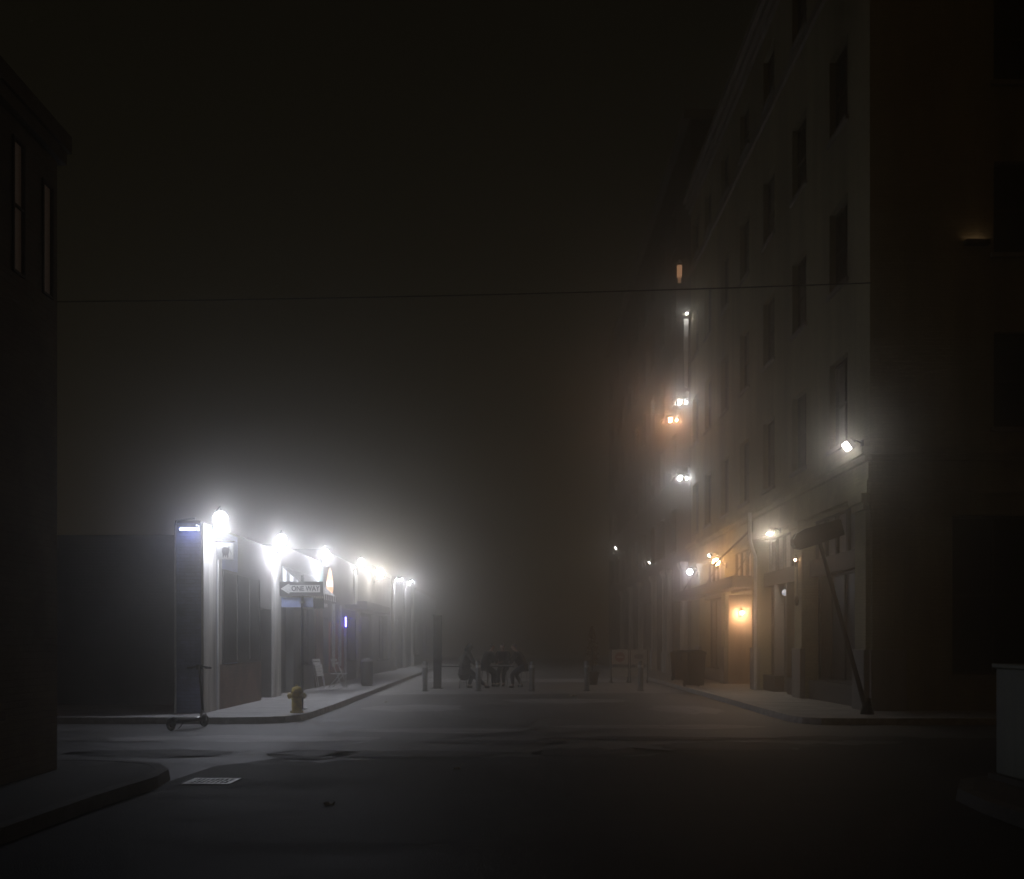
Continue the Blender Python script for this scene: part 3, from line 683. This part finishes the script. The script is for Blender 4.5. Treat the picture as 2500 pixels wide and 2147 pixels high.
# kick scooter
t = thing('kick_scooter', 'dark electric kick scooter parked in front of the bluish corner wall', 'scooter', (-6.05, 18.55, 0), 0)
ax = Vector((.36, .98, 0)).normalized(); pr = Vector((-ax.y, ax.x, 0))
def sp(u, z, s=0): return ax*u + pr*s + Vector((0, 0, z))
for u in (-.45, .5):
    m = MB()
    rr = [sp(u, .12) + ax*(.09*math.cos(a)) + Vector((0, 0, .09*math.sin(a))) for a in [2*math.pi*k/20 for k in range(21)]]
    m.tube(rr, .03, 8, cap=False); o = m.build('wheel', rubber, t, smooth=True)
    m = MB(); m.tube([sp(u, .12, -.028), sp(u, .12, .028)], .055, 14); m.build('hub', matte_black, o)
m = MB(); m.tube([sp(-.34, .17), sp(.3, .155)], .02, 6)
M = Matrix(((ax.x, pr.x, 0, 0), (ax.y, pr.y, 0, 0), (0, 0, 1, .0), (0, 0, 0, 1)))
m.box(-.33, .3, -.09, .09, .13, .19, M, bev=.015); m.build('deck', matte_black, t)
m = MB(); m.tube([sp(.28, .165), sp(.38, .2), sp(.44, .32)], .028, 8); m.tube([sp(.5, .12, .045), sp(.49, .25, .045), sp(.455, .3, 0), sp(.49, .25, -.045), sp(.5, .12, -.045)], .014, 6); m.build('fork', metal_grey, t, smooth=True)
m = MB(); m.tube([sp(.46, .3), sp(.36, 1.1)], .024, 10); m.build('stem', matte_black, t, smooth=True)
m = MB(); m.tube([sp(.35, 1.13, -.25), sp(.36, 1.15, -.1), sp(.36, 1.15, .1), sp(.35, 1.13, .25)], .014, 8); m.box(-.05, .04, -.04, .04, 1.1, 1.19, Matrix.Translation(sp(.36, 0)) @ M.to_3x3().to_4x4()); o = m.build('handlebar', matte_black, t, smooth=True)
for s in (-1, 1):
    m = MB(); m.tube([sp(.35, 1.132, s*.14), sp(.345, 1.13, s*.27)], .019, 8); m.build('grip', rubber, o)
m = MB()
pts = [sp(-.45, .12) + ax*(.135*math.cos(a)) + Vector((0, 0, .135*math.sin(a))) for a in [R(20+k*14) for k in range(9)]]
for p, q in zip(pts, pts[1:]): m.quad(p - pr*.045, q - pr*.045, q + pr*.045, p + pr*.045)
m.build('rear_mudguard', metal_grey, t)
m = MB(); m.tube([sp(.0, .14, .06), sp(-.05, .0, .16)], .009, 6); m.build('kickstand', matte_black, t)

# drain grate
t = thing('drain_grate', 'pale iron drain grate in the road by the near left kerb', 'drain grate', (-3.45, 11.45, .0075))
m = MB(); m.box(-.4, .4, -.3, -.25, 0, .02); m.box(-.4, .4, .25, .3, 0, .02); m.box(-.4, -.35, -.25, .25, 0, .02); m.box(.35, .4, -.25, .25, 0, .02); m.build('frame', metal_pale, t)
t.scale = (.68, .8, .4)
m = MB()
for k in range(9): m.box(-.33+k*.08, -.30+k*.08, -.25, .25, .002, .018)
m.box(-.35, .35, -.015, .015, .003, .0185); m.build('bars', metal_pale, t)
m = MB(); m.quad((-.35, -.25, .001), (.35, -.25, .001), (.35, .25, .001), (-.35, .25, .001)); m.build('pit', rubber, t)

# bollards
bp = None
for i, x in enumerate((-2.88, -1.12, .66, 2.5, 4.3)):
    lab = ['pale leftmost bollard of the row across the street, beside the tall dark post', 'second bollard of the row, standing in front of the seated people', 'bollard standing to the right of the seated people',
           'bollard in front of the slender reddish tree', 'rightmost bollard of the row, in front of the barricades'][i]
    if bp is None:
        bp = thing('bollard', lab, 'bollard', (x, 33.0, .004), 0, 'bollards across the street')
        m = MB(); m.lathe([(.085, 0), (.085, .9), (.075, .96), (.04, .995), (.01, 1.0)], 16); m.build('post', mat('bollard_steel', (.16, .16, .155), .5, metal=.3), bp, smooth=True)
        m = MB(); m.lathe([(.12, 0), (.12, .02), (.09, .03)], 16); m.build('base_flange', metal_dark, bp)
        m = MB(); m.lathe([(.0865, .78), (.0865, .86)], 16); m.build('reflective_band', metal_pale, bp)
    else:
        c = copy_tree(bp); c.location = (x, 33.0 + (.25 if i > 2 else 0), .004); c['label'] = lab
# tall dark post
t = thing('tall_post', 'tall dark square post standing left of the seated people', 'post', (-2.62, 35, .004))
m = MB(); m.box(-.135, .135, -.135, .135, .02, 2.52, bev=.012); m.build('shaft', matte_black, t)
m = MB(); m.box(-.15, .15, -.15, .15, 2.52, 2.57, bev=.01); m.build('cap', matte_black, t)
m = MB(); m.box(-.2, .2, -.2, .2, 0, .02); m.build('base_plate', matte_black, t)

# litter bin on left pavement
t = thing('litter_bin', 'slim dark litter bin on the left pavement past the folding chairs', 'litter bin', (-4.98, 34.2, .127))
m = MB(); m.lathe([(.17, 0), (.2, .05), (.2, .8), (.21, .82)], 16); m.build('body', metal_dark, t, smooth=True)
m = MB(); m.lathe([(.215, .82), (.215, .86), (.12, .93), (.05, .95)], 16); m.build('lid', metal_grey, t, smooth=True)

# right pavement bins
def dark_bin(label, loc, w, h):
    t = thing('wheeled_bin', label, 'bin', loc, R(8), 'dark bins by the right kerb')
    m = MB(); m.bm.faces.ensure_lookup_table()
    v = []
    for z, k in ((.06, .84), (h*.88, 1)):
        v.append([m.bm.verts.new((x*w/2*k, y*w/2*k, z)) for x, y in ((-1, -1), (1, -1), (1, 1), (-1, 1))])
    for k in range(4): m.bm.faces.new((v[0][k], v[0][(k+1) % 4], v[1][(k+1) % 4], v[1][k]))
    m.bm.faces.new(v[0]); m.bm.faces.new(v[1]); m.build('body', matte_black, t)
    m = MB(); m.prism([(-w/2-.02, h*.88), (w/2+.02, h*.88), (w/2+.02, h*.92), (w*.3, h*.98), (0, h), (-w*.3, h*.98), (-w/2-.02, h*.92)], -w/2-.03, w/2+.02, plane='xz'); m.build('lid', matte_black, t)
    for s in (-1, 1):
        m = MB(); m.tube([(s*w*.4-.03, w*.42, .08), (s*w*.4+.03, w*.42, .08)], .08, 12); m.build('wheel', rubber, t)
dark_bin('farther of two tall dark bins on the right pavement', (6.5, 38.6, .127), .56, 1.2)
dark_bin('nearer of two tall dark bins on the right pavement', (6.1, 33.4, .127), .62, 1.25)

# tilted post with broad head
t = thing('tilted_post', 'dark post leaning at the warehouse corner with a broad blunt box head on top', 'post', (7.35, 20.6, .127))
top = Vector((-1.0, 0, 3.62)); d = top.normalized()
m = MB(); m.tube([(0, 0, 0), d*1.0, d*3.7], [.055, .046, .04], 10); m.build('pole', matte_black, t, smooth=True)
m = MB(); m.lathe([(.14, 0), (.13, .06), (.09, .22), (.065, .34)], 12); m.build('base', matte_black, t, smooth=True)
ang = math.atan2(d.x, d.z)
M = Matrix.Translation(top) @ Matrix.Rotation(R(14), 4, 'Y').inverted()
m = MB(); m.prism([(-.56, .02), (-.54, .13), (-.45, .22), (-.28, .27), (.44, .30), (.50, .28), (.50, -.04), (-.1, -.10), (-.40, -.12), (-.53, -.06)], -.13, .13, M, 'xz'); o = m.build('box_head', matte_black, t)
m = MB(); m.tube([M @ Vector((-.55, -.135, .12)), M @ Vector((-.455, -.135, .225)), M @ Vector((-.28, -.135, .278))], .007, 6); m.build('trim', metal_pale, o)  # pale line paints the bright highlight along the head's rim

# utility cabinet near right
t = thing('utility_cabinet', 'greenish utility cabinet at the near right kerb', 'cabinet', (6.05, 10.45, .127))
m = MB(); m.box(-.8, .8, -.35, .35, .06, 1.2, bev=.015); m.build('body', cabinet_green, t)
m = MB(); m.box(-.83, .83, -.38, .38, 1.2, 1.25, bev=.012); m.build('lid', cabinet_green, t)
m = MB(); m.box(-.86, .86, -.4, .4, 0, .06); m.build('base', kerb_shaded, t)
for x in (-.76, .02):
    m = MB(); m.box(x, x+.74, -.362, -.351, .12, 1.14); o = m.build('door', cabinet_green, t)
    m = MB(); m.box(x+.62, x+.65, -.385, -.362, .6, .74); m.build('handle', metal_grey, o)

# cable across the street
m = MB()
pts = [(7.8 - 38*u, 21.62, 9.42 - .9*u*1.6 + 1.2*u*u) for u in [k/40 for k in range(41)]]
m.tube(pts, .015, 6)
tag(m.build('cable', rubber), 'thin dark cable strung across the street from the warehouse corner', 'cable')

# folding chairs
def folding_chair(label, loc, rz, folded=False, tilt=0):
    t = thing('folding_chair', label, 'chair', loc, rz, 'folding chairs by the left wall')
    if tilt: t.rotation_euler = (0, R(tilt), rz)
    # faces +x ; seat .45 high
    if not folded:
        legs = [((-.12, s*.2, .95), (.1, s*.2, .45), (.3, s*.2, 0)) for s in (-1, 1)] ; legs2 = [((.2, s*.17, .45), (-.2, s*.17, 0)) for s in (-1, 1)]
        seat = (-.12, .32, .44, .465)
    else:
        legs = [((0, s*.2, .98), (0, s*.2, 0)) for s in (-1, 1)]; legs2 = [((.05, s*.17, .6), (.05, s*.17, .05)) for s in (-1, 1)]
        seat = (.03, .06, .4, .8)
    for l in legs + legs2:
        m = MB(); m.tube(l, .016, 8); m.build('leg', metal_pale, t)
    m = MB(); n = 5
    for k in range(n):
        if not folded:
            x = seat[0] + (seat[1]-seat[0])*k/n; m.box(x, x+.075, -.2, .2, seat[2], seat[3])
        else:
            z = seat[2] + (seat[3]-seat[2])*k/n; m.box(seat[0], seat[1], -.19, .19, z, z+.07)
    m.build('seat', sign_white, t)
    m = MB()
    if not folded:
        for z in (.76, .87): m.box(-.02, .0, -.2, .2, z, z+.07, Matrix.Translation((-(z-.45)*.42+.1, 0, 0)))
    else:
        for z in (.8, .9): m.box(-.012, .012, -.2, .2, z, z+.07)
    m.build('backrest', sign_white, t)
folding_chair('open white slatted folding chair on the left pavement', (-5.85, 33.2, .127), R(-15))
folding_chair('folded white chair leaning on the wall beside the open one', (-6.2, 32.3, .127), R(-25), True, -12)

# tables + stools
def table(label, loc, L=1.3):
    t = thing('outdoor_table', label, 'table', loc, 0, 'tables on the plaza')
    m = MB()
    for k in range(5): m.box(-L/2, L/2, -.36+k*.147, -.36+k*.147+.13, .76, .79)
    m.build('tabletop', metal_pale, t)
    m = MB(); m.box(-L/2+.05, L/2-.05, -.3, .3, .72, .758); m.build('apron', metal_dark, t)
    for x in (-1, 1):
        for y in (-1, 1):
            m = MB(); m.tube([(x*(L/2-.12), y*.27, .72), (x*(L/2-.06), y*.32, 0)], .022, 8); m.build('leg', metal_pale, t)
table('pale slatted table left of the seated people, partly behind the tall post', (-2.1, 36.6, .004))
table('pale slatted table in the middle of the seated people', (-.42, 36.5, .004), 1.1)
def stool(label, loc):
    t = thing('bar_stool', label, 'stool', loc, 0, 'stools around the tables')
    m = MB(); m.lathe([(.17, .6), (.18, .63), (.17, .65)], 16); m.build('seat', wood_dark, t)
    for k in range(4):
        a = math.pi/4 + k*math.pi/2
        m = MB(); m.tube([(.1*math.cos(a), .1*math.sin(a), .6), (.2*math.cos(a), .2*math.sin(a), 0)], .014, 6); m.build('leg', metal_grey, t)
    m = MB(); m.tube([(.16*math.cos(a), .16*math.sin(a), .22) for a in [2*math.pi*k/16 for k in range(17)]], .01, 6, cap=False); m.build('foot_ring', metal_grey, t)

# ------------------------------------------------------------------ people
def skin_mesh(name, chains, m, parent, sub=2):
    me = bpy.data.meshes.new(name); o = bpy.data.objects.new(name, me); C.objects.link(o)
    verts, edges, rad, roots = [], [], [], []
    for ch in chains:
        base = len(verts); idx = {}
        for i, (key, p, r, par) in enumerate(ch):
            idx[key] = base+i; verts.append(p); rad.append(r)
            if par is None: roots.append(base+i)
            else: edges.append((idx[par], base+i))
    me.from_pydata(verts, edges, [])
    md = o.modifiers.new('s', 'SKIN'); md.use_smooth_shade = True
    for i, r in enumerate(rad):
        sv = me.skin_vertices[0].data[i]; sv.radius = r if isinstance(r, tuple) else (r, r); sv.use_root = i in roots
    ss = o.modifiers.new('u', 'SUBSURF'); ss.levels = sub; ss.render_levels = sub
    bpy.context.view_layer.update()
    nm = bpy.data.meshes.new_from_object(o.evaluated_get(bpy.context.evaluated_depsgraph_get()))
    bpy.data.objects.remove(o); bpy.data.meshes.remove(me)
    nm.name = name; nm.materials.clear(); nm.materials.append(m)
    r = bpy.data.objects.new(name, nm); C.objects.link(r); r.parent = parent
    return r

def person(label, loc, rz, J, coat, trouser, hood=False):
    """J: joints in local space, facing +y"""
    t = thing('person', label, 'person', loc, rz, 'people sitting round the tables')
    V = {k: Vector(v) for k, v in J.items()}
    hd = V['head']; nk = V['neck']; fw = V['face'].normalized()
    up = (hd-nk).normalized(); side = fw.cross(up).normalized(); fw = up.cross(side)
    body = [('pel', V['pelvis'], .12, None), ('sp', V['spine'], .12, 'pel'), ('ch', V['chest'], .13, 'sp'), ('nk', nk, .055, 'ch'), ('jaw', nk+(hd-nk)*.55+fw*.02, .062, 'nk'), ('hd', hd, .088, 'jaw'), ('cr', hd+up*.06, .075, 'hd')]
    chains = []
    for s in 'LR':
        body += [('sh'+s, V['sh'+s], .06, 'ch'), ('el'+s, V['el'+s], .042, 'sh'+s), ('wr'+s, V['wr'+s], .027, 'el'+s)]
        body += [('hp'+s, V['hp'+s], .09, 'pel'), ('kn'+s, V['kn'+s], .058, 'hp'+s), ('an'+s, V['an'+s], .04, 'kn'+s), ('to'+s, V['to'+s], .035, 'an'+s)]
        w = V['wr'+s]; d = (w - V['el'+s]).normalized(); lat = d.cross(Vector((0, 0, 1)))
        lat = lat.normalized() if lat.length > .1 else Vector((1, 0, 0)); dn = lat.cross(d)
        if dn.z > 0: dn = -dn
        body += [('pm'+s, w + d*.075, (.038, .016), 'wr'+s)]
        for k, ln in enumerate((.062, .074, .07, .054)):
            b0 = w + d*.07 + lat*(k-1.5)*.019
            chains.append([('a', b0, .009, None), ('b', b0+d*ln*.55+dn*.008, .0085, 'a'), ('c', b0+d*ln*.9+dn*.03, .007, 'b')])
        b0 = w + d*.035 + lat*(.03 if s == 'R' else -.03)
        chains.append([('a', b0, .011, None), ('b', b0+d*.03+lat*(.022 if s == 'R' else -.022)+dn*.01, .01, 'a'), ('c', b0+d*.06+lat*(.026 if s == 'R' else -.026)+dn*.02, .008, 'b')])
    nose = hd + fw*.085 + up*(-.01)
    chains.append([('a', nose - fw*.02 + up*.03, .012, None), ('b', nose + fw*.012, .014, 'a')])
    for q in (-1, 1): chains.append([('a', hd+side*q*.078+up*.02, .012, None), ('b', hd+side*q*.085-up*.025, .012, 'a')])
    chains.append([('a', hd+fw*.068-up*.055-side*.02, .008, None), ('b', hd+fw*.068-up*.055+side*.02, .008, 'a')])
    bo = skin_mesh('body', [body]+chains, skin, t, 2)
    e = MB()
    for q in (-1, 1): e.ball(hd+fw*.078+side*q*.03+up*.022, .011, 1)
    e.build('eyes', sign_white, t)
    h = [[('a', hd+up*.075-fw*.005, .075, None), ('b', hd-fw*.045+up*.03, .085, 'a'), ('c', hd-fw*.065-up*.05, .06, 'b')]]
    if hood: h = [[('a', hd+up*.085+fw*.02, .09, None), ('b', hd-fw*.04+up*.03, .13, 'a'), ('c', nk-fw*.05, .13, 'b'), ('d', nk-fw*.06-up*.08, .14, 'c')]]
    skin_mesh('hood' if hood else 'hair', h, coat if hood else hair_m, t)
    k = 1.32 if hood else 1.2
    cj = [('pel', V['pelvis']-Vector((0, 0, .03)), .165*k, None), ('sp', V['spine'], .155*k, 'pel'), ('ch', V['chest'], .165*k, 'sp'), ('nk', nk-(nk-V['chest'])*.25, .085, 'ch')]
    for s in 'LR':
        cj += [('sh'+s, V['sh'+s], .085*k, 'ch'), ('el'+s, V['el'+s], .066*k, 'sh'+s), ('wr'+s, V['wr'+s]-(V['wr'+s]-V['el'+s])*.06, .048, 'el'+s)]
    if hood: cj += [('s1', V['pelvis']+Vector((0, .05, -.24)), .21, 'pel'), ('s2', V['pelvis']+Vector((0, .03, -.5)), .22, 's1')]
    skin_mesh('jacket', [cj], coat, t)
    tj = [('pel', V['pelvis'], .145, None)]; k = 1.3 if hood else 1.16
    for s in 'LR':
        tj += [('hp'+s, V['hp'+s], .108*k, 'pel'), ('kn'+s, V['kn'+s], .078*k, 'hp'+s), ('an'+s, V['an'+s]+(V['kn'+s]-V['an'+s])*.08, .06, 'kn'+s)]
    skin_mesh('trousers', [tj], trouser, t)
    for s in 'LR':
        a, b2 = V['an'+s], V['to'+s]
        skin_mesh('shoe', [[('a', a-(b2-a).normalized()*.05-Vector((0, 0, .04)), .048, None), ('b', a-Vector((0, 0, .03)), .055, 'a'), ('c', b2, .045, 'b')]], shoe_m, t)
    return t
def seated(lean=.12, lk=(-.1, .42, .5), rk=(.1, .42, .5), lf=(-.1, .4, .08), rf=(.1, .4, .08), lw=(-.12, .42, .86), rw=(.12, .42, .86), seat=.65, face=(0, 1, -.1), side=0.0, le=None, re=None):
    h = seat+.1
    J = dict(pelvis=(0, 0, h), spine=(side*.3, lean*.4, h+.2), chest=(side*.7, lean, h+.4), neck=(side*.95, lean*1.25, h+.56), head=(side*1.1, lean*1.5+.03, h+.71), face=face)
    J['shL'] = (-.19+side*.8, lean, h+.46); J['shR'] = (.19+side*.8, lean, h+.46)
    J['elL'] = le or (-.25+side*.6, lean+.14, h+.2); J['elR'] = re or (.25+side*.6, lean+.14, h+.2)
    J['wrL'] = lw; J['wrR'] = rw
    J['hpL'] = (-.1, .03, h-.02); J['hpR'] = (.1, .03, h-.02); J['knL'] = lk; J['knR'] = rk
    J['anL'] = lf; J['anR'] = rf
    for s in 'LR':
        a = Vector(J['an'+s]); k = Vector(J['kn'+s]); d = Vector((a.x*.3, 1, 0)).normalized()
        J['to'+s] = tuple(a + d*.15 - Vector((0, 0, .04)))
    return J
# facing +x is rz=-90
stool('stool under the hooded person on the left', (-1.72, 35.1, .004))
person('person in a bulky dark hooded coat perched on a stool with one leg stretched out', (-1.72, 35.1, .004), R(-75), seated(.16, rk=(.12, .4, .42), rf=(.16, .78, .08), lk=(-.1, .36, .46), lf=(-.1, .22, .08), lw=(-.1, .4, .95), rw=(.14, .38, .84), face=(0, 1, -.35)), coat_black, denim, hood=True)
stool('stool under the person left of the middle table', (-1.0, 36.2, .004))
person('person in a dark reddish grey jacket at the left end of the middle table', (-1.0, 36.2, .004), R(-60), seated(.2, lw=(-.08, .48, .9), rw=(.1, .42, .88)), coat_grey, denim)
stool('stool under the person behind the middle table', (-.3, 37.2, .004))
person('person in a dark jacket sitting behind the middle table facing the camera', (-.3, 37.2, .004), R(165), seated(.14, lw=(-.06, .46, .9), rw=(.08, .46, .9)), coat_grey, denim)
stool('stool under the person at the right end of the table', (.42, 35.4, .004))
person('person in a brown jacket hunched towards the table from its right end', (.42, 35.4, .004), R(72), seated(.24, lk=(-.12, .4, .48), rk=(.12, .34, .5), lf=(-.16, .36, .08), rf=(.12, .12, .1), lw=(-.08, .46, .88), rw=(.28, .12, .74)), coat_brown, denim)

# ------------------------------------------------------------------ tree in pot, barricades, litter
t = thing('slender_tree', 'slender small tree with reddish leaves in a pot beyond the bollards', 'tree', (3.05, 38, .004))
m = MB(); m.lathe([(.2, 0), (.26, .42), (.29, .43), (.29, .5), (.25, .5), (.24, .45)], 16); m.build('pot', pot_m, t, smooth=True)
m = MB(); m.tube([(0, 0, .44), (.02, .01, 1.0), (-.01, 0, 1.6), (0, 0, 2.1)], [.03, .025, .015, .006], 8)
rnd = random.Random(3)
for k in range(16):
    z = .8+k*.08; a = rnd.random()*6.28; r = .2*(1-(z-.8)/1.6); m.tube([(0, 0, z), (r*math.cos(a), r*math.sin(a), z+.16)], [.008, .003], 5)
m.build('trunk', bark, t)
m = MB()
for k in range(900):
    u = rnd.random(); z = .72 + 1.5*u; rmax = .27*math.sin(math.pi*min(1, .18+.82*u))**.8*(1-.35*u) + .02
    a = rnd.random()*6.283; r = rmax*math.sqrt(rnd.random())
    c = Vector((r*math.cos(a), r*math.sin(a), z)); n = Vector((rnd.gauss(0, 1), rnd.gauss(0, 1), rnd.gauss(0, .6))).normalized()
    q = n.orthogonal().normalized(); w = n.cross(q); s_ = .025+.025*rnd.random()
    m.quad(c-q*s_, c-w*s_*.45, c+q*s_, c+w*s_*.45)
m.build('crown', leaf_red, t)

sign_dull = mat('sign_dull', (.42, .42, .39), .6, nscale=8, namt=.2)
def barricade(label, loc, kind, rz=0):
    t = thing('barricade', label, 'barricade', loc, rz, 'street barricades')
    for x in (-.34, .34):
        m = MB(); m.box(x-.025, x+.025, -.02, .02, 0, 1.32); m.box(x-.03, x+.03, -.3, .3, 0, .04); m.build('upright', metal_dark, t)
    m = MB(); m.box(-.33, .33, -.04, -.022, .74, 1.32, bev=.008); o = m.build('sign_panel', sign_dull, t)
    m = MB(); m.box(-.33, .33, -.035, -.022, .22, .6); m.build('lower_board', sign_dull, t)
    m = MB()
    if kind == 'no':
        m.lathe([(.2, -.047), (.2, -.042)], 28, (0, 0, 1.03), 'y'); m.build('disc', sign_red, o)
        m = MB(); m.box(-.13, .13, -.052, -.0475, 1.0, 1.06); m.build('bar', sign_dull, o)
    else:
        m.lathe([(.19, -.047), (.19, -.042)], 28, (0, 0, 1.05), 'y'); 
        for v in m.bm.verts: v.co.z = 1.05 + (v.co.z-1.05)*.55
        m.build('emblem', ink_grey, o)
barricade('left barricade with a red disc on its white panel', (4.35, 40.2, .004), 'no', R(3))
barricade('right barricade with a dark oval on its white panel', (5.12, 40.2, .004), 'oval', R(-4))

for i, (x, y, z, s, lab) in enumerate(((1.85, 29.9, .004, .09, 'crumpled yellowish scrap on the road in front of the bollards'), (-3.4, 26.8, .001, .05, 'tiny pale scrap on the road near the left kerb'),
                                    (-1.8, 9.8, .005, .05, 'scrap of paper on the dark road nearest the camera'), (-.69, 12.6, .005, .045, 'scrap of paper on the dark road near its far edge'))):
    m = MB(); rr = random.Random(i)
    bmesh.ops.create_grid(m.bm, x_segments=5, y_segments=5, size=s)
    for v in m.bm.verts: v.co.z = abs(rr.gauss(0, .3))*s; v.co.x += rr.gauss(0, .2)*s; v.co.y += rr.gauss(0, .2)*s
    o = m.build('paper_scrap', paper); o.location = (x, y, z); o.rotation_euler = (0, 0, rr.random()*6)
    tag(o, lab, 'litter', 'litter on the road')

# ------------------------------------------------------------------ fog
DENS, ANI = .02, .957
m = MB(); m.box(-112, 112, -15, 121, -1, 26)
fog = bpy.data.materials.new('fog'); fog.use_nodes = True; nt = fog.node_tree
nt.nodes.remove(nt.nodes['Principled BSDF'])
pv = nt.nodes.new('ShaderNodeVolumePrincipled'); nt.links.new(pv.outputs[0], nt.nodes['Material Output'].inputs['Volume'])
pv.inputs['Color'].default_value = (.94, .92, .86, 1); pv.inputs['Density'].default_value = DENS; pv.inputs['Anisotropy'].default_value = ANI
pv.inputs['Density Attribute'].default_value = ''; pv.inputs['Color Attribute'].default_value = ''; pv.inputs['Temperature Attribute'].default_value = ''
tag(m.build('haze', fog), 'thick night fog filling the street', kind='stuff')

# ------------------------------------------------------------------ world, camera, render
w = bpy.data.worlds.new('World'); sc.world = w; w.use_nodes = True; nt = w.node_tree
sky = nt.nodes.new('ShaderNodeTexSky'); sky.sky_type = 'NISHITA'; sky.sun_disc = False; sky.sun_elevation = R(50); sky.sun_rotation = R(200)
mul = nt.nodes.new('ShaderNodeMixRGB'); mul.blend_type = 'MULTIPLY'; mul.inputs[0].default_value = 1; mul.inputs[2].default_value = (1.0, .55, .2, 1)
nt.links.new(sky.outputs[0], mul.inputs[1]); nt.links.new(mul.outputs[0], nt.nodes['Background'].inputs[0])
nt.nodes['Background'].inputs[1].default_value = .0034

cam = bpy.data.cameras.new('Camera'); co = bpy.data.objects.new('Camera', cam); C.objects.link(co)
co.location = (0, 0, 1.6); co.rotation_euler = (R(90), 0, 0)
cam.lens = 35; cam.sensor_width = 36; cam.shift_y = .1987; cam.clip_end = 400; cam.clip_start = .05
sc.camera = co
sc.view_settings.view_transform = 'Standard'; sc.view_settings.look = 'None'; sc.view_settings.exposure = 0; sc.view_settings.gamma = 1
cy = sc.cycles
cy.use_denoising = True
try: cy.denoiser = 'OPENIMAGEDENOISE'
except Exception: pass
cy.max_bounces = 6; cy.diffuse_bounces = 3; cy.glossy_bounces = 2; cy.volume_bounces = 3; cy.transmission_bounces = 2
cy.sample_clamp_indirect = 3
cy.use_light_tree = True
